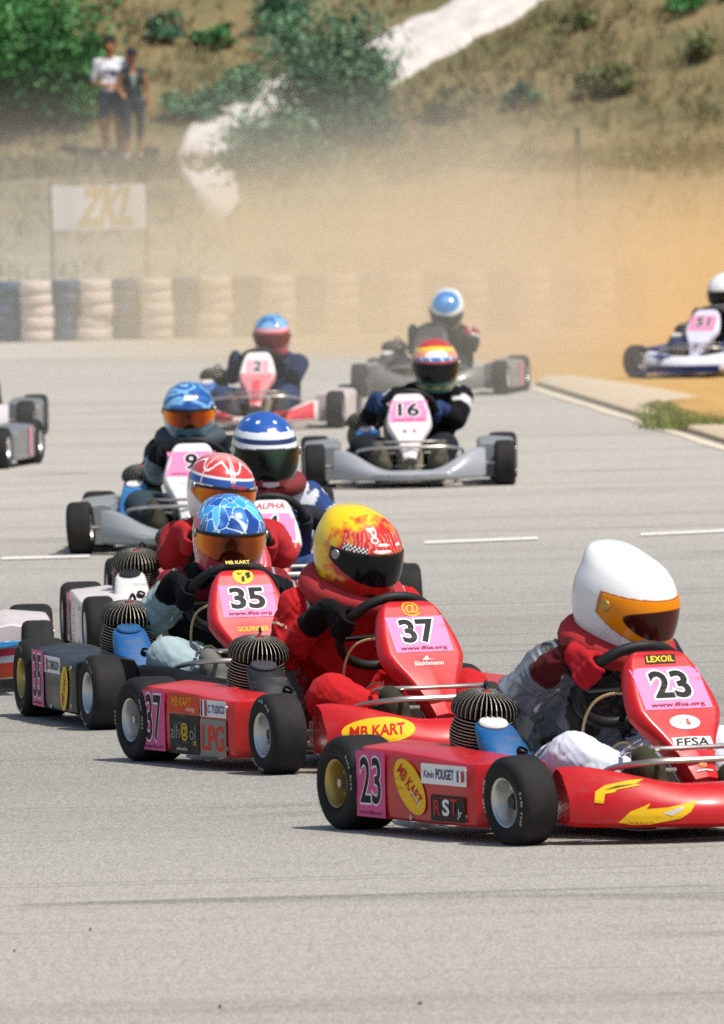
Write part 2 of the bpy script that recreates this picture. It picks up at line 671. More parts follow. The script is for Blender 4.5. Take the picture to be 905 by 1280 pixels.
def engine(root, s):
    ex, ey = -.10, -.345 + s.get('eng_dy', 0)
    cr = MB().box((ex - .01, ey, .135), (.21, .16, .13), .02).lathe([(-.09, 0), (-.09, .06), (.09, .06), (.09, 0)], 20, 0, Matrix.Translation((ex - .05, ey, .13)) @ TURN)
    e = cr.build('engine', [DARKMETAL], root)
    f = MB()
    z = .226
    for k in range(13):                     # stacked cylinder fins
        r = .080 + .017 * math.sin((k + 1) / 14 * math.pi)
        f.lathe([(z, 0), (z, r), (z + .0034, r), (z + .0034, 0)], 28, 0, Matrix.Translation((ex, ey, 0)) @ Matrix.Diagonal((1.1, 1, 1, 1)))
        f.lathe([(z + .0008, r + .0001), (z + .0008, r + .0010), (z + .0027, r + .0010), (z + .0027, r + .0001)], 28, 1, Matrix.Translation((ex, ey, 0)) @ Matrix.Diagonal((1.1, 1, 1, 1)), closed=True)  # pale rims put in for the light catching the fin edges
        z += .0091
    f.lathe([(.19, 0), (.19, .05), (z, .05), (z, 0)], 20, 0, Matrix.Translation((ex, ey, 0)))
    f.build('cylinder', [FINMETAL, FINEDGE], e)
    h = MB()
    z0 = z + .001
    h.lathe([(z0, 0), (z0, .084), (z0 + .006, .084), (z0 + .006, .03), (z0 + .05, .02), (z0 + .055, 0)], 24, 0, Matrix.Translation((ex, ey, 0)))
    for k in range(40):                     # the fan of upright head fins
        a = 2 * math.pi * k / 40
        ca, sa = math.cos(a), math.sin(a)
        pr = [(.016, .006), (.097, .004), (.099, .018), (.095, .036), (.084, .052), (.063, .064), (.038, .070), (.016, .070)]
        th = .0011
        for q, m in ((0, 0), (1, 1)):
            lo, hi = (-th, th) if q == 0 else (-th * .75, th * .75)
            P = pr if q == 0 else pr[1:]
            if q == 0:
                V = [Vector((ex + (r * ca - t * sa) * 1.08, ey + r * sa + t * ca, z0 + zz)) for t in (lo, hi) for r, zz in P]
                n = len(P)
                h.add(V, [tuple(range(n)), tuple(range(2 * n - 1, n - 1, -1))] + [(i, (i + 1) % n, n + (i + 1) % n, n + i) for i in range(n)], 0)
            else:
                V = []
                for g in (1.0, 1.014):
                    for t in (lo, hi):
                        V += [Vector((ex + (r * g * ca - t * sa) * 1.08, ey + r * g * sa + t * ca, z0 + zz * g)) for r, zz in P]
                n = len(P)
                for i in range(n - 1):
                    a0, b0, c0, d0 = i, n + i, 2 * n + i, 3 * n + i
                    h.add([V[c0], V[c0 + 1], V[d0 + 1], V[d0]], [(0, 1, 2, 3)], 1)
    h.build('cylinder_head', [FINMETAL, FINEDGE], e)
    pl = MB().lathe([(0, 0), (0, .014), (.022, .014), (.028, .010), (.028, 0)], 12, 0, Matrix.Translation((ex, ey, z0 + .046)))
    pl.tube(bezier([(ex, ey, z0 + .070), (ex - .02, ey + .01, z0 + .083), (ex - .07, ey + .03, z0 + .08), (ex - .1, ey + .05, z0 + .03), (ex - .08, ey + .08, z0 - .1)], 6), .005, 6, 1)
    pl.build('spark_plug_cap', [surface('plug_cap_rubber', 'a02822', .5), BLACK], e)
    for ch in e.children:                    # the whole cylinder leans forward a little
        T0 = Matrix.Translation((ex, ey, .20)) @ Matrix.Rotation(rad(11), 4, 'Y') @ Matrix.Translation((-ex, -ey, -.20))
        ch.data.transform(T0)
    # carburettor between the cylinder and the airbox
    MB().lathe([(0, 0), (0, .022), (.10, .022), (.10, 0)], 14, 0, Matrix.Translation((ex + .07, ey - .015, .27)) @ Matrix.Rotation(rad(90), 4, 'Y')).box((ex + .12, ey - .015, .25), (.05, .05, .07), .006).build('carburettor', [ALU], e)
    # airbox: a squarish canister that widens and leans forward below a round lid
    ups = Vector((.30, -.05, .95)).normalized()
    ax = Vector((0, 1, 0)).cross(ups).normalized()
    ay = ups.cross(ax)
    c0, c1 = Vector((ex + .150, ey - .055 + s.get('box_dy', .02), .320)), Vector((ex + .330, ey - .050 + s.get('box_dy', .02), .120))
    secs = []
    for q, r in ((0, .047), (.015, .053), (.05, .058), (.25, .066), (.5, .072), (.75, .072), (.93, .064), (1, .048)):
        ce = c0.lerp(c1, q)
        ring_ = []
        for k in range(32):
            t = 2 * math.pi * k / 32
            e = 2 / (2 + 1.2 * min(1, q * 3))
            ring_.append(ce + ax * (math.copysign(abs(math.cos(t)) ** e, math.cos(t)) * r) + ay * (math.copysign(abs(math.sin(t)) ** e, math.sin(t)) * r))
        secs.append(ring_)
    ab = MB().loft(secs)
    for q, yy in ((.30, .030), (.52, .038)):   # the two intake mouths, one below the other on the inner front slope
        B = c0.lerp(c1, q) + ax * .062 + ay * yy
        ab.lathe([(-.03, 0), (-.03, .017), (.012, .017), (.014, .014), (.0, .012), (-.002, 0)], 16, 1, Matrix.Translation(B) @ Vector((.45, .25, .85)).to_track_quat('Z', 'Y').to_matrix().to_4x4())
    a = ab.build('airbox', [paint(s.get('airbox', '1d5c93')), BLACK], root)
    MB().lathe([(.0, 0), (.0, .040), (.006, .043), (.011, .040), (.013, 0)], 28, 0, Matrix.Translation(c0) @ ups.to_track_quat('Z', 'Y').to_matrix().to_4x4()).build('lid', [paint(s.get('lid', 'e6e2dc'))], a)
    # exhaust running back beside the seat
    ep = bezier([(ex - .09, ey + .02, .28), (ex - .16, ey + .04, .24), (-.38, -.33, .17), (-.55, -.30, .15), (-.72, -.24, .16)], 5)
    MB().tube(ep, [.018 + .022 * math.sin(i / (len(ep) - 1) * math.pi) for i in range(len(ep))], 12).build('exhaust', [surface('sooty_steel', '6b6258', .5, metal=.6, var=.25)], root)
    return e


def chassis(root, s):
    tube_c = paint(s['tube']) if s.get('tube') else STEEL
    m = MB()
    for y in (-1, 1):
        m.tube(bezier([(-.64, .30 * y, .09), (-.3, .29 * y, .055), (0, .25 * y, .05), (.3, .20 * y, .05), (.55, .17 * y, .06), (.66, .17 * y, .08)], 6), .014, 10)
        m.tube([(.52, .17 * y, .07), (.52, .40 * y, .10)], .014, 10)
        m.tube([(.52, .40 * y, .06), (.52, .40 * y, .18)], .013, 10)     # kingpin yoke
        m.tube([(0, .25 * y, .06), (0, .40 * y, .09), (.30, .42 * y, .10), (.34, .22 * y, .06)], .010, 8)
    m.tube([(.66, -.17, .08), (.66, .17, .08)], .014, 10).tube([(.1, -.24, .05), (.1, .24, .05)], .012, 8).tube([(-.45, -.3, .06), (-.45, .3, .06)], .014, 8)
    m.build('frame', [tube_c], root)
    MB().box((.30, 0, .033), (.62, .40, .004), .001).build('floor_tray', [surface('floor_aluminium', '8d8d8b', .45, metal=.7, var=.2)], root)
    fb = MB()
    fb.tube(bezier([(.55, -.30, .19), (.62, -.29, .215), (.72, -.22, .232), (.755, -.1, .235), (.755, .1, .235), (.72, .22, .232), (.62, .29, .215), (.55, .30, .19)], 6), .009, 8)
    fb.tube(bezier([(.56, -.17, .09), (.60, -.165, .21), (.66, -.16, .232), (.74, -.15, .236)], 5), .008, 8).tube(bezier([(.56, .17, .09), (.60, .165, .21), (.66, .16, .232), (.74, .15, .236)], 5), .008, 8)
    fb.tube(bezier([(.50, -.20, .245), (.56, -.195, .26), (.62, -.1, .262), (.62, .1, .262), (.56, .195, .26), (.50, .2, .245)], 5), .0075, 8)
    fb.build('bumper_bar', [STEEL], root)
    st = MB()                                 # stub axles and track rods
    for y in (-1, 1):
        st.tube([(.52, .37 * y, .13), (.52, .54 * y, .13)], .011, 10)
        st.tube([(.50, .03 * y, .12), (.43, .40 * y, .12)], .006, 8)
        st.box((.52, .405 * y, .13), (.03, .035, .07), .005)
    st.build('steering_linkage', [STEEL], root)
    MB().tube([(-.52, -.60, .139), (-.52, .60, .139)], .0125, 12).build('rear_axle', [STEEL], root)
    MB().tube(bezier([(-.62, -.28, .10), (-.78, -.26, .14), (-.80, -.1, .14), (-.80, .1, .14), (-.78, .26, .14), (-.62, .28, .10)], 5), .013, 10).build('rear_bumper', [tube_c], root)
    MB().lathe([(-.0025, 0), (-.0025, .095), (.0025, .095), (.0025, 0)], 32, 0, Matrix.Translation((-.52, -.25, .139)) @ TURN).build('sprocket', [STEEL], root)
    # bucket seat
    rows, cols = 14, 14
    V, Fc = [], []
    path = bezier([(.10, 0, .115), (-.05, 0, .065), (-.2, 0, .06), (-.33, 0, .13), (-.40, 0, .28), (-.45, 0, .44)], 3)[:rows + 2]
    for sgn in (0, .008):
        for i, p in enumerate(path):
            f = i / (len(path) - 1)
            for j in range(cols + 1):
                q = -1 + 2 * j / cols
                w = .185 if f < .75 else .185 - .05 * (f - .75) / .25
                rise = .13 * abs(q) ** 3.2 * (1 - .3 * f)
                nx, nz = (0, 1) if f < .4 else (math.sin((f - .4) * 2.2), math.cos((f - .4) * 2.2))
                V.append(Vector((p.x + nx * rise * .9, .04 + w * q, p.z + nz * rise - sgn)))
    n1 = len(path) * (cols + 1)
    for i in range(len(path) - 1):
        for j in range(cols):
            a = i * (cols + 1) + j
            Fc += [(a, a + 1, a + cols + 2, a + cols + 1), (n1 + a, n1 + a + cols + 1, n1 + a + cols + 2, n1 + a + 1)]
    MB().add(V, Fc).build('seat', [surface('seat_fibreglass', '3a3a3a', .35, coat=.3)], root)
    MB().box((.28, 0, .13), (.22, .15, .17), .03).build('fuel_tank', [surface('tank_plastic', 'b8b193', .5, var=.15)], root)
    for y in (-1, 1):
        MB().tube([(.58, .12 * y, .05), (.60, .13 * y, .15), (.60, .19 * y, .20), (.60, .08 * y, .20)], .007, 8).build('pedal', [STEEL], root)
    ms = MB()                               # cables looping up behind the panel
    ms.tube(bezier([(.16, -.10, .13), (.14, -.14, .27), (.20, -.13, .38), (.27, -.06, .40), (.30, -.03, .30)], 6), .0045, 6)
    ms.tube(bezier([(.24, -.08, .14), (.30, -.15, .22), (.38, -.12, .27), (.46, -.07, .18)], 6), .004, 6)
    ms.build('cable', [surface('cable_sheath', 'c3a878', .5)], root)


def local_root(anchor_local, px, py, theta, z=0):
    a = rad(theta) - math.pi / 2
    G = on_ground(px, py, z)
    ca, sa = math.cos(a), math.sin(a)
    lx, ly = anchor_local
    return Vector((G[0] - (lx * ca - ly * sa), G[1] - (lx * sa + ly * ca), z)), a


def kart(s):
    loc, a = local_root(s['anchor'], *s['px'], s['theta'], s.get('z', 0))
    root = empty('go_kart', loc, a)
    tag(root, s['label'], 'go kart', 'racing go karts on the track')
    chassis(root, s)
    n = nose(root, s)
    fp = front_panel(root, s)
    pods = [side_pod(root, s, -1), side_pod(root, s, 1)]
    steering(root, s)
    eng = engine(root, s)
    rf = s.get('rimF', 'alu')
    rr = s.get('rimR', 'alu')
    mats = {'alu': ALU, 'gold': GOLDRIM, 'white': paint('d8d5cf')}
    Rf, Rr = .1295, .1385
    for y in (-1, 1):
        add_wheel(root, wheel_proto(Rf, .118, mats[rf], 'front' + rf), .52, .535 * y, Rf, rad(s.get('steer', 5)))
        add_wheel(root, wheel_proto(Rr, .165, mats[rr], 'rear' + rr), -.52, .535 * y, Rr)
    nb, fb = bvh(n), bvh(fp)
    up = -P_D
    pan = panel_pt(s.get('plate_t', .315), 0)
    st = s.get('pink', 'f28cb8')
    if s.get('num'):
        sticker('number_plate', fp, pan, (0, 1, 0), up, plate(s['num'], *s.get('plate_size', (.215, .15, .098)), pink=st, foot=s.get('foot', 'www.ffsa.org')), fb, maxlen=.03)
    for nm, t, el in s.get('panel_stickers', ()):
        sticker(nm, fp, panel_pt(t, 0), (0, 1, 0), up, el, fb)
    for nm, x, z, el in s.get('pod_stickers', ()):
        sticker(nm, pods[0], (x, -.6035, z), (1, 0, 0), (0, 0, 1), el)
        if s.get('pod_both'):
            sticker(nm, pods[1], (x, .6035, z), (-1, 0, 0), (0, 0, 1), el)
    for nm, y, z, el in s.get('nose_stickers', ()):
        sticker(nm, n, (1.0, y, z), (.12 if y < 0 else -.12, 1, 0), (0, 0, 1), el, nb, far=.3, maxlen=.012)
    return root

# ------------------------------------------------------------------ people
def capsule(p0, r0, p1, r1, n=12, rings=4):
    p0, p1 = Vector(p0), Vector(p1)
    d = p1 - p0
    L = max(d.length, 1e-4)
    d = d / L if d.length > 1e-4 else Vector((0, 0, 1))
    u = d.orthogonal().normalized()
    b = d.cross(u)
    V, Fc = [], []
    prof = [(-r0 * math.cos(math.pi / 2 * k / rings), r0 * math.sin(math.pi / 2 * k / rings)) for k in range(1, rings + 1)]
    prof += [(L + r1 * math.sin(math.pi / 2 * k / rings), r1 * math.cos(math.pi / 2 * k / rings)) for k in range(0, rings)]
    V.append(p0 - d * r0)
    for h, r in prof:
        for j in range(n):
            a = 2 * math.pi * j / n
            V.append(p0 + d * h + (u * math.cos(a) + b * math.sin(a)) * r)
    V.append(p1 + d * r1)
    k = len(prof)
    for j in range(n):
        Fc.append((0, 1 + (j + 1) % n, 1 + j))
        Fc.append((1 + (k - 1) * n + j, 1 + (k - 1) * n + (j + 1) % n, len(V) - 1))
    for i in range(k - 1):
        for j in range(n):
            Fc.append((1 + i * n + j, 1 + i * n + (j + 1) % n, 1 + (i + 1) * n + (j + 1) % n, 1 + (i + 1) * n + j))
    return V, Fc


def skin_body(name, caps, voxel, paint_fn, mats, mat_fn=None, wrinkle=0.0, smooth_it=6, no_wrinkle=('hand', 'boot', 'skin', 'face')):
    """Grow one continuous surface over tapered limbs (p0, r0, p1, r1, tag) and colour it by limb and place."""
    mb = MB()
    for p0, r0, p1, r1, t in caps:
        mb.add(*capsule(p0, r0, p1, r1))
    o = mk(name, mb.V, mb.F, ())
    md = o.modifiers.new('r', 'REMESH')
    md.mode = 'VOXEL'
    md.voxel_size = voxel
    sm = o.modifiers.new('s', 'SMOOTH')
    sm.iterations = smooth_it
    sm.factor = .5
    dg = bpy.context.evaluated_depsgraph_get()
    me = bpy.data.meshes.new_from_object(o.evaluated_get(dg))
    o.modifiers.clear()
    old = o.data
    o.data = me
    bpy.data.meshes.remove(old)
    n = len(me.vertices)
    P = np.empty(n * 3)
    me.vertices.foreach_get('co', P)
    P = P.reshape(-1, 3)
    Nn = np.empty(n * 3)
    me.vertices.foreach_get('normal', Nn)
    Nn = Nn.reshape(-1, 3)
    tags = [c[4] for c in caps]
    best = np.full(n, 1e9)
    idx = np.zeros(n, dtype=int)
    par = np.zeros(n)
    for k, (p0, r0, p1, r1, t) in enumerate(caps):
        a, b = np.array(p0), np.array(p1)
        d = b - a
        tt = np.clip((P - a) @ d / max(d @ d, 1e-9), 0, 1)
        dist = np.linalg.norm(P - a - tt[:, None] * d, axis=1) - (r0 + (r1 - r0) * tt)
        m = dist < best
        best[m], idx[m], par[m] = dist[m], k, tt[m]
    T = np.array(tags)[idx]
    if wrinkle:
        q = P * 1.0
        w = np.zeros(n)
        for k, (fr, am) in enumerate(((23, 1), (41, .6), (78, .35))):
            ph = np.sin(q @ np.array([fr * .5, fr * .3 * (-1) ** k, fr * .4]) + 1.7 * k)
            w += am * (1 - np.abs(np.sin(q @ np.array([fr * .35, fr * .55, fr * .9 * (-1) ** k]) + 2.2 * ph + k)) * 1.7)
        fold = np.sin(q @ np.array([12., -17., 31.]) + 1.3 * np.sin(q @ np.array([26., 19., -8.])))
        w -= 1.1 * np.exp(-(fold / .16) ** 2)
        w *= ~np.isin(T, no_wrinkle)
        w = np.where(np.isin(T, ('leg', 'shin')), w * .3, w)
        P = P + Nn * (w * wrinkle)[:, None]
        me.vertices.foreach_set('co', P.ravel())
    C = np.array([lin('808080')] * n)
    C = paint_fn(P, T, par, C, Nn)
    set_col(me, C)
    for m in mats:
        me.materials.append(m)
    if mat_fn is not None:
        F4 = np.array([p.vertices[0] for p in me.polygons])
        me.polygons.foreach_set('material_index', mat_fn(P, T)[F4].astype(np.int32))
    me.shade_smooth()
    me.update()
    return o


HZ = [-.140, -.132, -.118, -.08, -.04, 0, .035, .068, .095, .116, .130, .138, .1405]
HF = [.100, .128, .142, .157, .160, .157, .150, .135, .113, .085, .055, .026, .001]
HB = [.075, .088, .102, .128, .146, .154, .153, .142, .122, .094, .063, .030, .001]
HY = [.078, .092, .104, .116, .124, .1275, .126, .116, .099, .076, .050, .024, .001]


def cubic(x, xs, ys):
    """Smooth interpolation through a table."""
    xs, ys = np.array(xs), np.array(ys)
    m = np.gradient(ys, xs)
    i = np.clip(np.searchsorted(xs, x) - 1, 0, len(xs) - 2)
    h = xs[i + 1] - xs[i]
    t = np.clip((x - xs[i]) / h, 0, 1)
    return ((1 + 2 * t) * (1 - t) ** 2 * ys[i] + t * (1 - t) ** 2 * h * m[i] + t * t * (3 - 2 * t) * ys[i + 1] + t * t * (t - 1) * h * m[i + 1])


def helmet_pt(az, z, off=0.0, fin=0.0):
    """Helmet surface at the angle az (0 = ahead) and height z."""
    f, b, w = cubic(z, HZ, HF), cubic(z, HZ, HB), cubic(z, HZ, HY)
    c, s_ = np.cos(az), np.sin(az)
    e = 2 / 2.25
    x = np.sign(c) * np.abs(c) ** e * np.where(c > 0, f, b)
    y = np.sign(s_) * np.abs(s_) ** e * w
    zz = z + 0 * az
    if fin:                                   # spoiler lip at the upper back of the shell
        k = np.exp(-((z - .104) / .030) ** 2) * smooth(.25, -.9, c)
        x = x - .046 * k * fin
        zz = zz + .030 * k * fin
    if off:
        L = np.sqrt(x * x + y * y) + 1e-6
        x, y = x * (1 + off / L), y * (1 + off / L)
    return np.stack([x, y, zz], -1)


def helmet(parent, pos, yaw, pitch, roll, s, res):
    na, nz = res
    t = np.linspace(0, 1, nz)
    z = -.140 + .2805 * (.5 - .5 * np.cos(np.pi * t)) * .35 + .2805 * t * .65
    z = np.clip(z, -.14, .1405)
    az = np.linspace(0, 2 * np.pi, na, endpoint=False)
    A, Z = np.meshgrid(az, z)
    P = helmet_pt(A.ravel(), Z.ravel(), fin=s.get('fin', .25))
    Fc = []
    for i in range(nz - 1):
        for j in range(na):
            Fc.append((i * na + j, i * na + (j + 1) % na, (i + 1) * na + (j + 1) % na, (i + 1) * na + j))
    Fc.append(tuple((nz - 1) * na + j for j in range(na)))
    Fc.append(tuple(na - 1 - j for j in range(na)))
    a = (A.ravel() + np.pi) % (2 * np.pi) - np.pi
    col = s['shell'](P, a)
    # the dark gasket round the eye opening
    sp_, l0_, h0_ = rad(s.get('vspan', 83)), s.get('vlo', -.060), s.get('vhi', .040)
    e_ = np.clip(np.abs(a) / sp_, 0, 1.06)
    zz_ = Z.ravel()
    gk = (zz_ < h0_ - .012 * e_ ** 2 + .0055) & (zz_ > l0_ + .052 * e_ ** 2.2 - .0055) & (np.abs(a) < sp_ * 1.045)
    col = band(col, gk, s.get('gasket', '141312'))
    if s.get('vents', 1):                     # chin vents
        for a0 in (-.30, .30):
            col = band(col, (np.abs(a - a0) < .16) & (np.abs(zz_ + .097) < .0055), '101010')
    h = mk('helmet', P, Fc, [HELMET], parent=parent, col=col, angle=60)
    k = s.get('hscale', 1.0)
    M = Matrix.Rotation(yaw, 4, 'Z') @ Matrix.Rotation(pitch, 4, 'Y') @ Matrix.Rotation(roll, 4, 'X')
    h.matrix_basis = Matrix.Translation(pos) @ M @ Matrix.Diagonal((k, k, k * s.get('htall', 1), 1))
    # visor
    va, vz = max(48, int(na * .8)), max(20, nz // 2)
    span = rad(s.get('vspan', 83))
    lo0, hi0 = s.get('vlo', -.060), s.get('vhi', .040)
    AZ = np.linspace(-span, span, va)
    V, C = [], []
    for i in range(vz):
        q = i / (vz - 1)
        e = np.abs(AZ) / span
        hi = hi0 - .012 * e ** 2
        lo = lo0 + (.052 * e ** 2.2)
        zz = lo + (hi - lo) * q
        ofs = .0032 + .002 * np.sin(np.pi * q)
        p = helmet_pt(AZ, zz, .0045)
        V.append(p)
    V = np.concatenate(V)
    inner = []
    for i in range(vz):
        for j in range(va):
            inner.append(None)
    qv = np.repeat(np.linspace(0, 1, vz), va)
    av = np.tile(AZ, vz)
    C = s['visor'](V, av, qv)
    L = np.sqrt(V[:, 0] ** 2 + V[:, 1] ** 2)[:, None]
    Vi = V.copy()
    Vi[:, :2] *= (1 - .0055 / L)
    nV = len(V)
    VF = []
    for i in range(vz - 1):
        for j in range(va - 1):
            a0 = i * va + j
            VF.append((a0, a0 + 1, a0 + va + 1, a0 + va))
    rim = [j for j in range(va)] + [i * va + va - 1 for i in range(1, vz)] + [(vz - 1) * va + j for j in range(va - 2, -1, -1)] + [i * va for i in range(vz - 2, 0, -1)]
    for i in range(len(rim)):
        a0, b0 = rim[i], rim[(i + 1) % len(rim)]
        VF.append((b0, a0, a0 + nV, b0 + nV))
    v = mk('visor', np.concatenate([V, Vi]), VF, [MIRROR if s.get('mirror') else VISOR], parent=h, col=np.concatenate([C, C * .5]), angle=50)
    for sd in (-1, 1):
        p = Vector(helmet_pt(np.array([sd * span * .93]), np.array([.014]), .006)[0])
        MB().lathe([(-.004, 0), (-.004, .017), (.001, .016), (.003, .010), (.0035, 0)], 16, 0, Matrix.Translation(p) @ Vector((.05, sd, 0)).to_track_quat('Z', 'Y').to_matrix().to_4x4()).build('visor_pivot', [surface('pivot_metal', s.get('pivot', '9c9a94'), .35, metal=.6)], h)
    return h


def voronoi(P, n, seed):
    r = np.random.default_rng(seed)
    S = r.normal(size=(n, 3))
    S /= np.linalg.norm(S, axis=1)[:, None]
    U = P / np.linalg.norm(P, axis=1)[:, None]
    d = 1 - U @ S.T
    o = np.sort(np.sqrt(np.maximum(d, 0)), axis=1)
    return np.argmin(d, 1), o[:, 1] - o[:, 0], r.random(n)


def band(C, m, c, w=None):
    c = np.array(lin(c) if isinstance(c, str) else c)
    m = np.asarray(m, float)[:, None]
    return C * (1 - m) + c * m


def plain(c):
    return lambda P, a: np.array([lin(c)] * len(P))


def plain_visor(c):
    return lambda P, a, q: np.array([lin(c)] * len(P))


def soft(x, a, b):
    return smooth(a, b, x)


def fnoise(P, sc_, seed=0):
    return np.array([noise.noise((p[0] * sc_ + seed, p[1] * sc_, p[2] * sc_)) for p in P])


def grip(side, psi):
    """Capsules of a gloved hand closed on the steering wheel at the angle psi."""
    P = ring_pt(psi)
    C = Vector((.165, 0, .425))
    Rr = (P - C).normalized()
    T = Rr.cross(RING_N).normalized()
    if T.z < 0:
        T = -T
    nn = RING_N
    out = []
    ln = [.9, 1.05, 1.0, .82]
    for i in range(4):
        b = P + T * ((1.5 - i) * .0235)
        rr = .031
        pts = [b + (nn * math.cos(rad(g)) + Rr * math.sin(rad(g))) * rr for g in (35, 90, 90 + 55 * ln[i], 90 + 115 * ln[i])]
        for k in range(3):
            out.append((pts[k], .0105 - .0006 * k, pts[k + 1], .0099 - .0006 * k, 'hand'))
    kn = P + nn * .030 + Rr * .022
    pal = P + nn * .045 + Rr * .012
    for i in (-1, 0, 1):
        out.append((kn + T * .024 * i, .016, pal + T * .018 * i + nn * .030 - T * .01, .019, 'hand'))
    th0 = pal + T * .025
    out.append((th0, .015, P + nn * .024 + T * .050 - Rr * .010, .012, 'hand'))
    out.append((P + nn * .024 + T * .050 - Rr * .010, .012, P + T * .062 - Rr * .028 - nn * .004, .0105, 'hand'))
    wrist = pal + nn * .055 + Rr * .012 - T * .018
    return out, wrist


def driver(root, s):
    inv = (Matrix.Translation(root.location) @ Matrix.Rotation(root.rotation_euler.z, 4, 'Z')).inverted()
    hx = s.get('hx', .0)
    e0 = inv @ Vector(EYE)
    e1 = (inv @ Vector(EYE + ray(*s['head']))) - e0
    q = e0 + e1 * ((hx - e0.x) / e1.x)
    hy, hz = q.y, q.z
    print('head', s['label'][:40], round(hy, 3), round(hz, 3))
    hy = max(-.14, min(.20, hy))
    head = Vector((hx, hy, hz))
    sh = s.get('build', 1.0)
    sy = .03 + (hy - .03) * .55
    neck = Vector((hx - .075, hy * .7 + .01, hz - .165))
    chest = Vector((hx - .15, sy, hz - .30))
    pel = Vector((-.20, .04, .16))
    caps = []
    A = caps.append
    bz = s.get('bulk', 1.0)
    A((pel + Vector((0, -.07, 0)), .115, pel + Vector((0, .07, 0)), .115, 'leg'))
    A((pel, .13, (pel + chest) / 2 + Vector((-.02, 0, 0)), .135 * bz, 'torso'))
    for y in (-1, 1):
        A((pel + Vector((0, .05 * y, .04)), .115, chest + Vector((0, .075 * y, 0)), .125 * bz, 'torso'))
        A((chest + Vector((0, .07 * y, .02)), .11 * bz, neck + Vector((-.02, .09 * y, .0)), .07 * bz, 'torso'))
    A((chest, .11, neck, .075, 'torso'))
    A((neck, .06, head - Vector((0, 0, .07)), .06, 'collar'))
    g = s.get('turn', 14)
    for side, psi in ((-1, rad(180 - g)), (1, rad(-g))):
        h, wr = grip(side, psi)
        if s.get('hands_up') and side == -1:
            pass
        caps += h
        shd = neck + Vector((-.035, side * .175 * sh, -.035))
        el = s.get('elbow_r' if side < 0 else 'elbow_l') or Vector((-.06, side * .27, .36))
        el = Vector(el)
        A((neck + Vector((-.03, side * .06, -.03)), .075 * bz, shd, .082 * bz, 'shoulder'))
        A((shd, .082 * bz, el, .062 * bz, 'upper'))
        A((el, .060 * bz, el + (wr - el) * .55, .050 * bz, 'fore'))
        A((el + (wr - el) * .55, .050 * bz, wr, .034, 'cuff' if s.get('gauntlet', 1) else 'fore'))
        A((wr, .034, wr + (ring_pt(psi) + RING_N * .045 - wr) * .7, .030, 'hand'))
        # legs
        hip = pel + Vector((.03, side * .09, -.02))
        kn = s.get('knee_r' if side < 0 else 'knee_l') or (Vector((.33, -.26, .225)) if side < 0 else Vector((.34, .20, .225)))
        kn = Vector(kn)
        an = Vector((.575, side * .145, .13))
        A((hip, .112, kn, .084, 'leg'))
        A((kn, .082, kn + (an - kn) * .58, .070, 'shin'))
        A((kn + (an - kn) * .58, .066, an + (kn - an) * .2, .060, 'boot'))
        A((an + (kn - an) * .22, .060, an, .050, 'boot'))
        A((an, .048, an + Vector((-.02, 0, -.045)), .042, 'boot'))
        A((an + Vector((-.02, 0, -.04)), .040, an + Vector((.045, side * .012, .02)), .042, 'boot'))
        A((an + Vector((.03, side * .01, .0)), .046, an + Vector((.03, side * .02, .07)), .047, 'boot'))
        A((an + Vector((.03, side * .02, .07)), .047, an + Vector((.012, side * .03, .105)), .038, 'boot'))
    vox = s.get('voxel', .011)
    mats = [CLOTH, NYLON]
    nyl = s.get('nylon', ())
    b = skin_body('person', caps, vox, s['suit'], mats, (lambda P, T: np.isin(T, nyl)) if nyl else None, s.get('wrinkle', .003), 3 if vox < .009 else 5)
    b.location = root.location
    b.rotation_euler = root.rotation_euler
    tag(b, s['label'], 'kart driver', 'kart drivers')
    yaw = rad(s.get('yaw', 0)) - (root.rotation_euler.z + math.pi / 2)
    res = s.get('hres', (110, 70))
    h = helmet(b, head, yaw, rad(s.get('pitch', 12)), rad(s.get('roll', 0)), s, res)
    if s.get('collar'):
        M = Matrix.Translation(head + Vector((-.045, 0, -.128))) @ Matrix.Rotation(yaw * .6, 4, 'Z') @ Matrix.Rotation(rad(s.get('collar_tilt', 14)), 4, 'Y')
        pts = [M @ Vector((.130 * math.cos(t), .130 * math.sin(t), .0)) for t in [2 * math.pi * k / 36 for k in range(36)]]
        rs = [.046 + .008 * math.cos(t + math.pi) for t in [2 * math.pi * k / 36 for k in range(36)]]
        MB().tube(pts, rs, 14, closed=True).build('neck_brace', [surface('neck_brace_cloth', s['collar'], .75, var=.18, bump=.4, bump_scale=40, dust=.05)], b)
    for nm, az, z, w, el in s.get('helmet_stickers', ()):
        p = Vector(helmet_pt(np.array([rad(az)]), np.array([z]), 0)[0])
        nrm = Vector((math.cos(rad(az)), math.sin(rad(az)), w))
        nrm.normalize()
        U = Vector((-math.sin(rad(az)), math.cos(rad(az)), 0))
        sticker(nm, h, p + nrm * .01, U, nrm.cross(U), el, bvh(h), maxlen=.01)
    return b

# ------------------------------------------------------------------ helmets: what is painted on each shell
def shell_white(P, a):
    C = np.array([lin('efeeec')] * len(P))
    return band(C, soft(-P[:, 2], .126, .132), '24221f')


def visor_amber(P, a, q):
    C = np.array([lin('e88a12')] * len(P))
    e = ((a - .05) / 1.02) ** 2 + ((q - .47) / .36) ** 2
    m = 1 - soft(e, .93, 1.04)
    C = band(C, m, '3a130d')
    m2 = (1 - soft(np.abs(a - .35), .1, .5)) * m * .5
    return band(C, m2, '6a1f12')


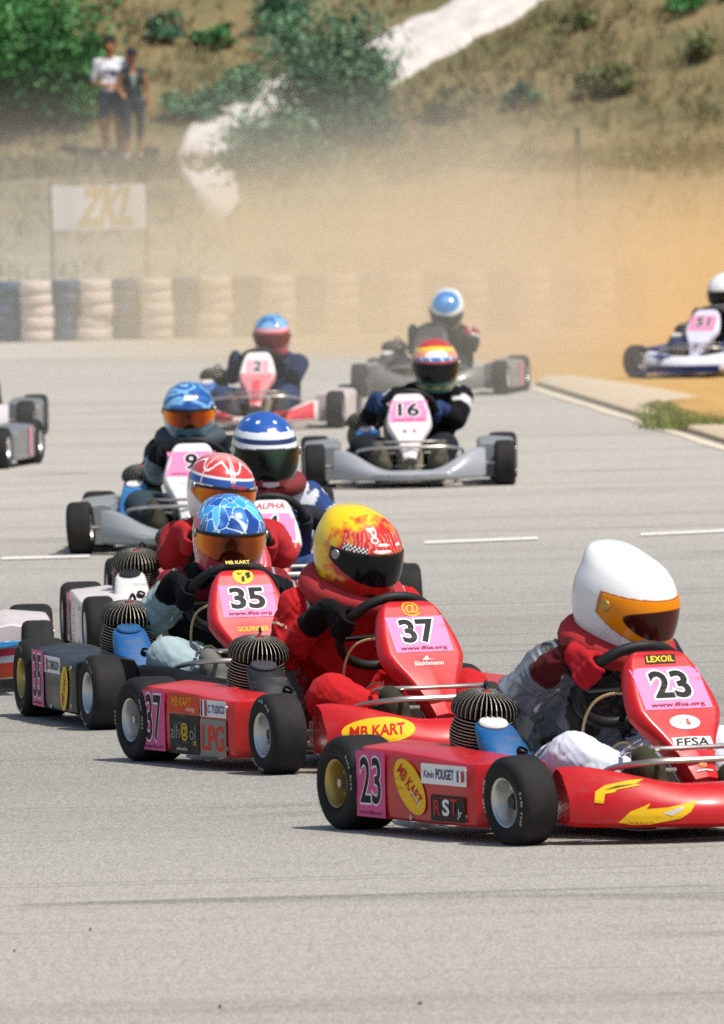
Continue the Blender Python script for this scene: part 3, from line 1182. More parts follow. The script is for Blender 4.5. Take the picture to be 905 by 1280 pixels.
def shell_flame(P, a):
    n = fnoise(P, 26, 3) * .5 + fnoise(P, 60, 9) * .3
    g = np.minimum(np.cos(a) * .12 + .01, .055 * np.cos(a) - .8 * (P[:, 2] - .100))
    C = np.array([lin('f5cf1c')] * len(P))
    m = soft(g + n * .085, .0, .05)
    C = band(C, m, 'd2241c')
    fl = soft(np.abs(g + n * .085 - .02), .02, .0) * .6
    C = band(C, fl, 'f07a1c')
    lick = np.abs(np.sin(a * 22 + 5 * n + P[:, 2] * 40))
    C = band(C, (lick > .93) * (P[:, 2] > .045) * (P[:, 2] < .10) * (np.cos(a) > .3) * .8, 'f2a090')
    low = soft(-P[:, 2], .055, .10)
    C = band(C, low * (n > -.05) * (np.cos(a) < .75) * .75, '7a3a22')
    C = band(C, low * soft(np.cos(a), .3, .8), 'c4201a')
    C = band(C, soft(-P[:, 2], .124, .130), '1a1614')
    # chequered strip and white marks over the visor
    u, v = (a + 1.25) / .055, (P[:, 2] - .046) / .0075
    s = (a > -1.2) & (a < -.55) & (P[:, 2] > .036) & (P[:, 2] < .060)
    C = band(C, s, 'f0eeea')
    C = band(C, s & ((np.floor(u) + np.floor(v)) % 2 == 0), '201c1c')
    for a0, z0, da, dz in ((-.1, .072, .16, .005), (.42, .068, .12, .005), (-.15, .053, .25, .0055)):
        C = band(C, ((a - a0) / da) ** 2 + ((P[:, 2] - z0) / dz) ** 2 < 1, 'f4efe8')
    for a0, z0, da, dz in ((-.35, .104, .11, .012), (-.34, .084, .14, .010)):
        e = ((a - a0) / da) ** 2 + ((P[:, 2] - z0) / dz) ** 2
        C = band(C, (e < 1) * .85, 'f3e6e2')
        C = band(C, e < .25, 'd2554a')
    return C


def shell_facets(P, a):
    i, d, r = voronoi(P * np.array([1, 1, .55]) + np.array([0, 0, .02]) + .006 * np.sin(P[:, [1, 2, 0]] * 60), 130, 11)
    cols = np.array([lin(c) for c in ('1657b4', '1f7fd6', '2fa3e6', '0f3f92', '5cc2f0', '1b6cc8')])
    C = cols[(r[i] * 5.99).astype(int)]
    n = fnoise(P, 22, 5)
    C = band(C, soft(n, .1, .6) * .6, '6ccdf5')
    C = band(C, soft(.014 - d, .002, .008), 'e4f4fb')
    side = soft(-np.cos(a), -.35, .05) * soft(-P[:, 2], -.06, -.03)
    C = band(C, soft(-P[:, 2], -.015, .01), 'c8323a')
    C = band(C, (np.abs(a + .5) < .22) * (P[:, 2] < -.085), '55c3e0')
    C = band(C, (np.abs(a) > 1.15) * (P[:, 2] > .02) * (P[:, 2] < .065) * (a < 0), 'd8497c')
    return band(C, soft(-P[:, 2], .124, .130), '1a1614')


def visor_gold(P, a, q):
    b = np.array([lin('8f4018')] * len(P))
    C = band(b, soft(np.abs(a), .45, .95), 'e0731f')  # orange, gold and dark bands: reflections painted into the visor colour
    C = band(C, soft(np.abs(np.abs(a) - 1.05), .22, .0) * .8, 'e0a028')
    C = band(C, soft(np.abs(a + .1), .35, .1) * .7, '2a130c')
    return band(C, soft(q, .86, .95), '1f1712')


def shell_web(P, a):
    C = np.array([lin('f0ecea')] * len(P))
    z = P[:, 2]
    top = z > .062
    C = band(C, top, 'cf3a3c')
    C = band(C, soft(z, .112, .135) * .6, 'f0b9a6')
    bl = (z > .030) & (z <= .060)
    C = band(C, bl, '1f4f9c')
    w = np.abs((np.abs(a) / .52) % 1 - .5)
    ray_ = np.abs(np.sin(a * 3.0)) < .10 + (z - .03) * .6
    C = band(C, ray_ & (z > .03), 'f3ebe8')
    C = band(C, (np.abs(np.sin(a * 3.0)) < .05) & (z > .03), 'd9564c')
    C = band(C, (np.abs(z - .062) < .003), 'f3ebe8')
    k = np.abs(np.sin(a * 6.0 + 1.2) * .5 + (z - .1) * 28)
    C = band(C, (k < .12) & (z > .064), 'f6efec')
    C = band(C, soft(-z, .06, .085), 'd8d0c8')
    return band(C, soft(-z, .124, .130), '1a1614')


def shell_stars(P, a):
    z = P[:, 2]
    C = np.array([lin('182c5c')] * len(P))
    C = band(C, z > .085, '1f56a8')
    for k in range(9):
        t = k * 2.4
        zz = .097 + .012 * (k % 3)
        p = helmet_pt(np.array([t]), np.array([zz]))[0]
        C = band(C, np.linalg.norm(P - p, axis=1) < .0085, 'f0f2f4')
    s1 = (z > .064 + .006 * np.cos(a)) & (z < .086 + .006 * np.cos(a))
    C = band(C, s1, 'dfe3ea')
    C = band(C, s1 & (np.abs(np.sin(z * 420)) < .25), '7d97c4')
    C = band(C, (z > .034) & (z < .052), 'eceeef')
    C = band(C, (z <= .034), '15181c')
    C = band(C, soft(-z, .068, .073), 'a8353a')
    C = band(C, (np.abs(a) < .25) * (np.abs(z + .086) < .008), 'ecdcd8')
    return band(C, soft(-z, .126, .131), '1a1614')


def visor_green_reflection(P, a, q):
    C = np.array([lin('0e1512')] * len(P))
    m = soft(np.abs(a - .15) + (1 - q) * .5, .5, .15)  # greenish reflection painted into the black visor
    return band(C, m * .5, '3b5a4a')


def shell_swirl(P, a):
    n = np.sin(fnoise(P, 14, 2) * 9 + a * 2)
    C = np.array([lin('2a6cb0')] * len(P))
    C = band(C, soft(n, .2, .9) * .8, '8fc4e6')
    C = band(C, soft(-n, .3, .9) * .7, '173f86')
    C = band(C, (np.abs(a) < .16) * (np.abs(P[:, 2] - .085) < .010), 'e8eef2')
    return band(C, soft(-P[:, 2], .05, .07), '4f7486')


def shell_rainbow(P, a):
    z = P[:, 2]
    C = np.array([lin('c03a2e')] * len(P))
    arch = z + .02 * (1 - np.cos(a))
    C = band(C, (arch < .118), 'f0c83a')
    C = band(C, (arch < .100), 'f0a07a')
    C = band(C, ((a / .55) ** 2 + ((z - .078) / .022) ** 2 < 1), 'f2e6ea')
    st = np.abs(np.sin(a * 7 + 30 * z))
    C = band(C, (arch < .066), '2f86c4')
    C = band(C, (arch < .066) & (st < .3), 'e6eef4')
    C = band(C, z < .045, 'b4392f')
    C = band(C, z < .034, '17201f')
    C = band(C, soft(-z, .07, .08), '4f7f74')
    C = band(C, soft(-z, .092, .097) * (1 - soft(-z, .105, .11)), 'c7b24e')
    return C


def shell_sky_red(P, a):
    z = P[:, 2]
    n = fnoise(P, 20, 4)
    C = np.array([lin('c94a55')] * len(P))
    C = band(C, z > .07, '7fb2d8')
    C = band(C, (z > .07) * soft(n, .0, .3), '2f70b4')
    C = band(C, (np.abs(z - .058) < .012), 'e3a7b0')
    return band(C, z < -.07, 'c0303a')


def shell_target(P, a):
    z = P[:, 2]
    e = np.sqrt((P[:, 0] - .05) ** 2 + P[:, 1] ** 2 + (z - .12) ** 2)
    C = np.array([lin('e6ece8')] * len(P))
    C = band(C, e < .105, '2f7ec4')
    C = band(C, e < .03, '63a6da')
    C = band(C, z < .0, '8fae4c')
    return C


def shell_plain_red(P, a):
    return np.array([lin('b93430')] * len(P))


# ------------------------------------------------------------------ suits: colour by limb and place
def suit(body, glove='09090b', leg=None, boot='3c3a30', collar=None, shoulder=None, upper=None, fore=None, cuff=None, extra=None):
    leg = leg or body

    def f(P, T, par, C, Nn):
        for t, c in (('torso', body), ('shoulder', shoulder or body), ('upper', upper or body), ('fore', fore or upper or body), ('cuff', cuff or glove), ('hand', glove),
                     ('leg', leg), ('shin', leg), ('boot', boot), ('collar', collar or '1d1d1f')):
            C[T == t] = lin(c)
        n = fnoise(P, 7, 1) if len(P) < 60000 else np.sin(P @ np.array([9, 13, 17.0]))
        seam = np.isin(T, ('upper', 'fore', 'leg', 'shin')) & (np.abs(par - .06) < .016)
        C = np.where(seam[:, None], C * .45, C)
        if extra:
            C = extra(P, T, par, C, n)
        return C
    return f


def silver_black(P, T, par, C, n):
    m = np.isin(T, ['upper', 'fore', 'shoulder', 'torso'])
    s = np.sin(P @ np.array([14, 22, 9.0]) + 3 * n) + .5 * np.sin(P @ np.array([31, -9, 26.0]))
    C = band(C, m * soft(s, .15, .4) * np.isin(T, ['shoulder', 'torso']), '17181b')
    C = band(C, m * soft(s, .9, 1.1) * np.isin(T, ['upper']) * soft(-par, -.35, -.15), '1a1b1f')
    return band(C, (T == 'torso') & (P[:, 0] > -.06), '131316')


def red_marks(P, T, par, C, n):
    C = band(C, (T == 'upper') & (par < .07), 'e8e2dc')
    C = band(C, (T == 'upper') & (par < .045) & (par > .02), '2f4f8f')
    return band(C, (T == 'upper') & (np.abs(par - .42) < .02) & (np.sin(P[:, 1] * 90) > .3), 'e8d9b8')


def white_patch(P, T, par, C, n):
    return band(C, (T == 'upper') & (par < .4) & (n > .0), 'e4e2e4')


def blue_white(P, T, par, C, n):
    C = band(C, np.isin(T, ['upper', 'shoulder']) & (n + .25 * np.sin(par * 12) > .05), 'dfe2e8')
    return band(C, np.isin(T, ['upper']) & (par > .55), '24365c')


def grey_bits(P, T, par, C, n):
    return band(C, np.isin(T, ['upper', 'fore']) & (n > .15), '9fb0b4')


MBK = [E_(0, 0, .112, .062, 'f2bf22', -32), T_('MB KART', 0, .006, .040, 'c3261f', .165, .03, rot=-36, shear=.3), T_('racing', .035, -.030, .018, 'f4efe4', .07, .01, rot=-36)]

KARTS = []


def entry(k, d=None):
    KARTS.append((k, d))


ANCH_FR, ANCH_FL, ANCH_RR = (.52, -.545), (.52, .545), (-.52, -.545)

entry(dict(label='red kart number 23 with red nose and gold rear wheel, nearest the camera', px=(648, 1058), anchor=ANCH_FR, theta=26, steer=5, num='23', seed=1,
           pod='c0121a', nose='c0121a', panel='c8141c', airbox='17588f', rimF='alu', rimR='gold', hw=.45,
           panel_stickers=[('sponsor_sticker', .095, [('p', [(-.052, -.016), (.046, -.016), (.052, .016), (-.046, .016)], '1d1816'), T_('LEXOIL', 0, 0, .022, 'f4cc22', .088, .02, shear=.2)]),
                           ('oval_sticker', .575, [E_(.0, 0, .048, .026, 'f0ece8'), T_('I', -.012, 0, .016, '9a9a9a'), T_('&', .010, 0, .022, 'c2302a', .016)]),
                           ('federation_sticker', .735, [R_(-.062, -.024, .062, .022, 'ece8e2'), T_('FFSA', 0, .003, .030, '1b1a1c', .105, .02, shear=.25), R_(-.055, -.021, .05, -.017, '2a2a2c')]),
                           ('crest_sticker', .86, [R_(-.032, -.002, .032, .004, 'f0d8cf'), E_(0, -.018, .012, .014, 'e09060'), R_(-.025, -.045, .025, -.040, 'ecdcd6')])],
           pod_stickers=[('number_plate', -.300, .148, [R_(-.094, -.098, .094, .093, 'd9558f'), T_('23', 0, .008, .135, '0b0a0c', .135, .012, 'efe4ea', .03), T_('www.ffsa.org', 0, -.086, .014, '8a1540', .15, .015)]),
                         ('sponsor_sticker', -.045, .148, MBK),
                         ('name_label', .185, .190, [R_(-.155, -.028, .135, .030, 'f0eeec'), T_('Kévin', -.105, .0, .022, '24346e', .065, .01, shear=.2), T_('POUGET', -.002, .002, .030, '24346e', .115, .02)] + flag(.078, -.016, .045, .032)),
                         ('racing_sticker', .205, .098, [R_(-.118, -.040, .102, .034, '1d191a'), T_('R', -.075, -.002, .045, 'b22a2c', .045, .02), T_('S', -.018, .0, .048, 'ecece8', .045, .03), T_('T', .034, .004, .045, 'b22a2c', .045, .02), T_('Jr', .074, -.016, .028, 'dcd8d0', .03, .01), R_(-.11, .026, .09, .028, 'b22a2c')])],
           nose_stickers=[('swoosh_sticker', -.345, .150, [('p', [(-.085, -.025), (-.078, .005), (-.05, .022), (.015, .034), (.060, .036), (.030, .024), (.045, .020), (-.02, .010), (-.03, .002), (-.055, -.002), (-.062, -.028)], 'f2bf22'), ('p', [(-.055, .008), (-.02, .020), (.03, .024), (-.02, .014)], '5a4a3a')]),
                          ('swoosh_sticker', -.285, .098, [('p', [(-.085, -.030), (-.055, .000), (.0, .022), (-.012, .006), (.05, .010), (.13, .026), (.108, -.004), (.08, -.022), (.0, -.036), (-.05, -.036)], 'f2bf22'), ('p', [(.03, -.006), (.09, .012), (.085, .000), (.055, -.014)], 'cfc8bc')])]),
      dict(label='driver in white helmet with amber visor, silver jacket and white trousers', head=(781, 750), hx=.0, yaw=47, pitch=22, roll=3, shell=shell_white, visor=visor_amber, fin=.6, gasket='b86a10', hres=(200, 130), hscale=1.05, pivot='b89a4a',
           voxel=.006, vlo=-.070, vhi=.054, wrinkle=.008, nylon=('upper', 'fore', 'shoulder', 'torso'), collar='b01f24', collar_tilt=20, turn=22, bulk=1.0,
           suit=suit('686d75', glove='a81a24', leg='d6d8e2', boot='3a3928', cuff='4a1518', collar='7d1b20', extra=silver_black), elbow_r=(-.10, -.275, .355)))

entry(dict(label='red kart number 37 with gas sponsor stickers, tucked behind kart 23', px=(345, 969), anchor=ANCH_FR, theta=23.5, steer=2, num='37', plate_size=(.20, .142, .095), seed=2,
           pod='cc1c18', nose='c0121a', panel='c8141c', airbox='26282e', lid='3c3e46', pod_dx=-.045,
           panel_stickers=[('at_sign_sticker', .10, [T_('@', 0, 0, .062, 'f2a424', .062, .02)]), ('script_sticker', .56, [T_('Blakhmann', 0, 0, .018, 'ece4dc', .10, .015, shear=.25), ('p', [(-.02, .012), (.0, .03), (.004, .016), (.03, .014)], 'ece4dc')])],
           pod_stickers=[('number_plate', -.335, .145, [R_(-.10, -.098, .092, .095, 'd9558f'), T_('37', 0, .008, .150, '0b0a0c', .125, .012, 'efe4ea', .03), T_('www.ffsa.org', 0, -.086, .014, '5a1040', .15, .015)]),
                         ('sponsor_sticker', -.080, .205, [R_(-.122, -.026, .125, .034, 'd8481c'), T_('MB KART', -.02, .008, .030, 'f09a2c', .16, .015, shear=.1), T_('racing', .055, -.016, .018, 'f4e6c4', .07, .01, shear=.3)]),
                         ('black_sticker', -.083, .105, [R_(-.122, -.060, .125, .066, '191818'), T_('alh', -.075, .010, .045, '8f908e', .075, .0), T_('@', .005, .012, .058, 'd8b232', .06, .02), T_('ol', .075, .010, .045, '8f908e', .05, .0), T_('com', .095, -.022, .014, 'd8b232', .03, .01), T_('adrenaline', -.01, -.042, .012, 'dcdad2', .09, .005, shear=.3)]),
                         ('name_label', .172, .198, [R_(-.118, -.026, .095, .028, 'ecebea')] + flag(-.112, -.024, .05, .050) + [T_('C. TUDICO', .018, .0, .026, '24346e', .135, .02)]),
                         ('gas_sticker', .155, .105, [R_(-.105, -.058, .108, .060, '8b8580'), T_('LPG', 0, 0, .085, 'cf3526', .18, .03, 'b9a49c', .02)])],
           nose_stickers=[('sponsor_sticker', -.315, .140, [E_(0, 0, .11, .040, 'f2bf22', 4), T_('MB KART', -.005, 0, .034, 'c3261f', .165, .03, rot=4, shear=.25)])]),
      dict(label='driver in yellow and red flame helmet and red suit with black gloves', head=(447, 688), hx=.0, yaw=40, pitch=21, roll=2, shell=shell_flame, visor=plain_visor('101318'), fin=.25, hres=(220, 150), hscale=1.0,
           voxel=.006, wrinkle=.006, collar='a8262c', collar_tilt=22, turn=12, suit=suit('b91d20', glove='08080a', leg='b91d20', boot='34342a', extra=red_marks), elbow_r=(-.12, -.235, .35)))

entry(dict(label='kart number 35 with black side pod, red front panel and blue airbox', px=(126, 913), anchor=ANCH_FR, theta=13, steer=2, num='35', eng_dy=.03, box_dy=.03, plate_size=(.192, .138, .092), seed=3,
           pod='0f1113', nose='101214', panel='c81c26', airbox='1b5a94', lid='1f5c90', rimR='gold', ring_text='MB KART',
           panel_stickers=[('disc_sticker', .085, [E_(0, 0, .036, .036, 'f0cc3c'), ('p', [(-.02, .012), (-.004, .016), (-.002, .008), (-.016, .004)], '1d1a16'), ('p', [(-.006, -.004), (.004, -.002), (.002, -.026), (-.008, -.024)], '1d1a16'), ('p', [(.008, .010), (.024, .014), (.026, -.006), (.014, -.012)], '1d1a16')]),
                           ('script_sticker', .57, [T_('GOLFINNER', 0, 0, .022, 'f2c436', .11, .03)]),
                           ('round_sticker', .74, [E_(.018, 0, .050, .056, 'f0e4e2'), E_(.018, 0, .042, .048, 'cf4048'), E_(.018, 0, .030, .035, 'f0e4e2'), T_('KA', .018, 0, .028, 'cf4048', .03, .02)])],
           pod_stickers=[('number_plate', -.255, .150, [R_(-.095, -.098, .10, .098, 'd9688f'), T_('35', 0, .008, .150, '0b0a0c', .14, .012, 'efe4ea', .03), T_('www.ffsa.org', 0, -.086, .014, '5a1040', .15, .015)]),
                         ('name_label', -.005, .205, [R_(-.13, -.028, .145, .030, 'ecebea')] + flag(-.12, -.022, .05, .044) + [T_('D. DEMOLSON', .035, .0, .032, '20242c', .19, .03)]),
                         ('sponsor_sticker', .20, .132, [E_(0, 0, .082, .062, 'e2c02c', 62), T_('MB KART', 0, 0, .036, 'c3261f', .12, .03, rot=62)])],
           ),
      dict(label='driver in blue splintered pattern helmet with gold mirrored visor, pale grey suit', head=(286, 668), hx=.0, yaw=8, pitch=12, roll=-3, shell=shell_facets, visor=visor_gold, mirror=1, hres=(220, 150), hscale=.98,
           voxel=.007, wrinkle=.006, vlo=-.062, vhi=.034, fin=.15, turn=4, suit=suit('17181b', glove='09090b', leg='9db0b2', boot='6a6a64', upper='8fa3a6', fore='8fa3a6', shoulder='7a2226', collar='a8262c', extra=None), elbow_r=(-.05, -.235, .345)))

entry(dict(label='kart with white side pods and white airbox, right behind kart 35', px=(122, 829), anchor=ANCH_FR, theta=5, steer=2, num='12', seed=4,
           pod='e0d6d2', nose='d8ccc8', panel='c5343a', airbox='d9d7d2', lid='2a2a2c', foot=None,
           pod_stickers=[('number_plate', -.27, .15, [R_(-.09, -.095, .085, .095, 'dfa3ae'), T_('12', 0, 0, .14, 'b43a4a', .12, .01)]), ('script_sticker', .02, .15, [T_('ALPHA', 0, 0, .05, 'c05060', .18, .01, rot=90)])]),
      dict(label='driver in white helmet with red top and blue band, red suit', head=(276, 612), hx=-.02, yaw=18, pitch=8, roll=-6, shell=shell_web, visor=visor_gold, hres=(170, 110), vlo=-.06, vhi=.026,
           voxel=.010, hscale=1.0, turn=8, suit=suit('a8262a', glove='a8262a', leg='8e2226', collar='7d1b20', extra=None), elbow_r=(-.02, -.21, .38), elbow_l=(-.02, .22, .38),
           helmet_stickers=[('brow_lettering', 8, .030, .1, [T_('TIM', 0, 0, .018, 'b3303c', .062, .03, shear=.2)])]))

entry(dict(label='red kart number 4 with white topped front panel, behind kart 37', px=(155, 779), anchor=ANCH_RR, theta=5.5, steer=2, num='4', seed=5, pw=.82, plate_size=(.185, .14, .092),
           pod='b93038', nose='d8d2ce', panel='e8e0de', panel2='c43a40', panel_split=.50, airbox='d0cecb', foot='www.ffsa.org', plate_t=.33,
           panel_stickers=[('name_sticker', .10, [T_('ALPHA', 0, 0, .030, 'c03a44', .12, .02, shear=.2)])]),
      dict(label='driver in dark blue helmet with white stars and bands, white and blue suit', head=(331, 566), hx=-.04, yaw=10, pitch=10, roll=0, shell=shell_stars, visor=visor_green_reflection, hres=(170, 110), vlo=-.068, vhi=.034, collar='7d262b', collar_tilt=8,
           voxel=.010, hscale=1.06, htall=1.12, turn=6, suit=suit('2f4678', glove='2a2c34', leg='3c5486', extra=blue_white), elbow_l=(-.06, .33, .36)))

entry(dict(label='grey kart number 9 with white front panel, left of the pack', px=(99, 694), anchor=ANCH_FR, theta=-4, steer=3, num='9', eng_dy=.06, box_dy=.03, seed=6, pw=.95, pod='8f9494', nose='8e9496', panel='dfdedc', airbox='2f7ab8', zc=.12, ze=.22,
           plate_t=.30, plate_size=(.235, .15, .098)),
      dict(label='driver in swirled blue helmet with copper mirrored visor, dark suit', head=(236, 514), hx=-.08, yaw=1, pitch=8, shell=shell_swirl, visor=visor_gold, mirror=1, hres=(120, 80), voxel=.011, hscale=1.0, vlo=-.058, vhi=.030,
           collar='3f4a50', collar_tilt=8, elbow_r=(-.04, -.23, .35), suit=suit('14181d', glove='0c0e10', leg='33424a', upper='26303a', fore='74868c', extra=grey_bits)))

entry(dict(label='silver kart number 16 with white front panel and blue airbox', px=(634, 607), anchor=ANCH_FL, theta=0, steer=0, num='16', eng_dy=.09, box_dy=.07, seed=7, pw=.9, pod='8b8f92', nose='9a9ea2', panel='e6dcdc', airbox='2a74c0', zc=.105, ze=.225,
           plate_t=.30, plate_size=(.21, .15, .095), panel_stickers=[('dots_sticker', .60, [E_(-.025, 0, .010, .010, '3a3a44'), E_(.03, 0, .010, .010, 'c03040')])]),
      dict(label='driver in red, yellow and blue helmet with dark visor, black suit', head=(544, 456), hx=-.05, yaw=3, pitch=10, shell=shell_rainbow, visor=plain_visor('12191a'), hres=(120, 80), voxel=.011, hscale=1.04, vlo=-.064, vhi=.030,
           elbow_r=(-.04, -.24, .35), suit=suit('0c0d10', glove='2c3f66', leg='1d2126', boot='5a5648', extra=white_patch)))

entry(dict(label='white and red kart number 2 half veiled by dust', px=(422, 536), anchor=ANCH_FL, theta=-5, steer=0, num='2', seed=8, pw=.88, plate_size=(.15, .13, .085), pod='d8c6c4', nose='dcc8c6', panel='eae0de', panel2='d4888c', panel_split=.42, airbox='2f6fb4', zc=.10, ze=.20, foot=None, pink='e8a8b0',
           panel_stickers=[('red_stripe', .75, [R_(-.025, -.10, .025, .10, 'd84a54')])], pod_stickers=[], nose_stickers=[('red_flash', sg * .30, .12, [('p', [(-.14, -.045), (.14, -.045), (.14, .07), (.0, .02), (-.14, .02)] if sg > 0 else [(-.14, -.045), (.14, -.045), (.14, .02), (.0, .02), (-.14, .07)], 'd0404c')]) for sg in (-1, 1)]),
      dict(label='driver in pale blue and pink helmet with brown visor, dark blue suit', head=(340, 419), hx=-.05, yaw=-2, pitch=10, shell=shell_sky_red, visor=plain_visor('6a2a2a'), hres=(100, 64), voxel=.012, vlo=-.06, vhi=.03, bulk=.88, elbow_r=(-.04, -.22, .35), elbow_l=(-.04, .22, .35),
           suit=suit('22304c', glove='26324c', leg='2a3a5c', boot='4a4a4a', shoulder='2a3450')))

entry(dict(label='dusty grey kart with pink side plate sliding at the edge of the dust cloud', px=(628, 494), anchor=ANCH_FL, theta=-8, steer=-4, num=None, seed=9, pod='8d8480', nose='74736d', pod_both=1, pod_stickers=[('number_plate', -.25, .15, [R_(-.09, -.09, .07, .09, 'd58a98')])], panel='3f3f3d', airbox='3a3c40', zc=.16, ze=.22, rimF='white'),
      dict(label='driver in blue topped white helmet leaning over, black suit with red and white', head=(559, 387), hx=.0, yaw=-14, pitch=34, shell=shell_target, visor=plain_visor('2a2f22'), hres=(100, 64), voxel=.012, roll=-8, bulk=.88, elbow_r=(-.04, -.19, .34), elbow_l=(-.05, .25, .36),
           suit=suit('20201f', glove='1c1c1c', leg='26241f', shoulder='8e2c26', extra=white_patch)))

entry(dict(label='white and blue kart running off the track onto the dirt', px=(795, 472), anchor=ANCH_FR, theta=-24, steer=-12, num='51', seed=10, pod='2b3a78', nose='e2e0ea', panel='dcdaea', nose_stickers=[('blue_band', y_, .075, [R_(-.12, -.035, .12, .022, '26306a')]) for y_ in (-.30, -.06, .18)] + [('blue_flash', -.25, .17, [('p', [(-.08, -.02), (.10, -.012), (.02, .012), (-.08, .02)], '2b3a8a')])], airbox='3a3c44', zc=.17, ze=.21, foot=None,
           panel_stickers=[('blue_mark', .80, [('p', [(-.03, .03), (-.01, .03), (.0, .0), (.012, .03), (.03, .03), (.008, -.02), (.0, -.05), (-.014, -.05), (-.006, -.02)], '34407e')])]),
      dict(label='driver in plain white helmet with black visor on the dirt verge', head=(907, 364), hx=-.05, yaw=-30, pitch=8, shell=plain('eeeeee'), visor=plain_visor('0e1012'), hres=(110, 70), voxel=.012, vlo=-.075, vhi=.020, hscale=1.04,
           suit=suit('101216', glove='0c0d10', leg='24355c')))

entry(dict(label='white, red and blue nosed kart cut off by the left edge', px=(52, 863), anchor=ANCH_FL, theta=3, steer=0, num='28', seed=11, pod='ded3d0', nose='dcd6d4', panel='e2dcda', airbox='2f6fb4', zc=.165, ze=.19, hw=.50, pod_both=1,
           pod_stickers=[('script_sticker', -.1, .15, [T_('ALPHA', 0, 0, .07, 'c8404c', .3, .02, shear=.2)])],
           nose_stickers=[('nose_stripe', .44, .185, [R_(-.14, -.016, .075, .016, '2f86c0')]), ('nose_stripe', .43, .145, [('p', [(-.14, -.02), (.12, .0), (.12, .022), (-.14, .012)], 'd8405a')]), ('nose_stripe', .43, .095, [('p', [(-.14, -.04), (.12, -.03), (.12, .022), (-.14, .012)], 'cf4a30')])]),
      dict(label='driver of the kart cut off by the left edge, red helmet and blue suit', head=(-110, 640), hx=-.05, yaw=5, pitch=8, shell=shell_plain_red, visor=plain_visor('101214'), hres=(80, 50), voxel=.013, suit=suit('2f4678')))

entry(dict(label='grey kart with pink side plate, lower of the two at the left edge', px=(3, 587), anchor=ANCH_FL, theta=-8, steer=0, num='18', seed=12, pod='747a80', nose='3f6ea8', panel='d8d4d4', airbox='3a3c44', pod_both=1,
           pod_stickers=[('number_plate', -.2, .15, [R_(-.07, -.09, .05, .09, 'd88aa0')])]),
      dict(label='driver of the lower kart at the left edge, blue helmet', head=(-75, 480), hx=-.05, yaw=-5, pitch=8, shell=shell_swirl, visor=plain_visor('101214'), hres=(70, 44), voxel=.014, suit=suit('22262c')))

entry(dict(label='grey kart with pale nose, upper of the two at the left edge', px=(35, 549), anchor=ANCH_FL, theta=-2, steer=0, num='21', seed=13, pod='6f757b', nose='c9c4c6', panel='dcd8d8', airbox='d9d7d2', zc=.20, ze=.24),
      dict(label='driver of the upper kart at the left edge, red helmet and grey suit', head=(-42, 470), hx=-.05, yaw=-5, pitch=8, shell=shell_plain_red, visor=plain_visor('101214'), hres=(70, 44), voxel=.014, suit=suit('43484e')))

for k_, d_ in KARTS:
    r_ = kart(k_)
    if d_:
        driver(r_, d_)

# ------------------------------------------------------------------ the ground
def hz(x, y, bumpy=1.0):
    """Height of the terrain: flat by the track, a rise behind the tyre wall, then the hillside."""
    x, y = np.asarray(x, float), np.asarray(y, float)
    z = 1.42 * smooth(118, 168, y)
    y0 = 173 - 7 * smooth(-2, 14, x)
    z = z + np.maximum(0, y - y0) * (.36 + .12 * smooth(0, 40, y - y0)) * (1 - smooth(215, 300, y) * .55)
    z = z + bumpy * smooth(120, 170, y) * (1 - .6 * smooth(166, 176, y)) * (.06 * np.sin(x * 1.1 + y * .35) + .045 * np.sin(x * 2.3 - y * .8 + 1) + .03 * np.sin(x * 4.1 + y * 1.9))
    return z


def on_hill(px, py, bumpy=1.0):
    d = ray(px, py)
    lo = 100.0
    for y in np.arange(106, 330, .1):
        p = EYE + d * (y / d[1])
        if p[2] <= hz(p[0], y, bumpy):
            for y in np.arange(y - .1, y + .005, .01):
                p = EYE + d * (y / d[1])
                if p[2] <= hz(p[0], y, bumpy):
                    break
            return Vector((p[0], y, float(hz(p[0], y))))
    return Vector(EYE + d * (300 / d[1]))


xs = np.unique(np.concatenate([np.linspace(-160, -16, 25), np.linspace(-16, 16, 90), np.linspace(16, 160, 25)]))
ys = np.unique(np.concatenate([np.linspace(-40, 108, 30), np.linspace(108, 215, 230), np.linspace(215, 460, 30)]))
X, Y = np.meshgrid(xs, ys)
Z = hz(X, Y)
nx, ny = len(xs), len(ys)
GV = np.stack([X.ravel(), Y.ravel(), Z.ravel()], 1)
GF = [(i * nx + j, i * nx + j + 1, (i + 1) * nx + j + 1, (i + 1) * nx + j) for i in range(ny - 1) for j in range(nx - 1)]
gm = bpy.data.materials.new('dry_earth')
nt, nd, lk = nodes(gm)
b = nd['Principled BSDF']
b.inputs['Roughness'].default_value = .95
geo = nd.new('ShaderNodeTexCoord').outputs['Object']
n1 = noise_tex(nt, .55, 6, geo, .6)
n2 = noise_tex(nt, 3.2, 6, geo, .65)
n3 = noise_tex(nt, 11, 4, geo, .6)
c = mixcol(nt, ramp(nt, n2, .3, .7), lin('776a45'), lin('8f7d57'))
c = mixcol(nt, mul(nt, ramp(nt, n1, .46, .58), .6), c, lin('565c36'))
c = mixcol(nt, mul(nt, ramp(nt, n3, .50, .68), .55), c, lin('665534'))
sp = nd.new('ShaderNodeSeparateXYZ')
lk.new(geo, sp.inputs[0])
flat = mul(nt, 1.0, ramp(nt, sp.outputs[1], 118, 150), 'SUBTRACT')
pale = mixcol(nt, ramp(nt, n2, .3, .7), lin('b0a699'), lin('c4bbae'))
ochre = mixcol(nt, ramp(nt, n2, .3, .7), lin('b58a48'), lin('c9a25e'))
c = mixcol(nt, flat, c, mixcol(nt, ramp(nt, sp.outputs[0], -1.5, 1.6), pale, ochre))
lk.new(c, b.inputs['Base Color'])
bp = N(nt, 'ShaderNodeBump', Strength=.7, Distance=.06)
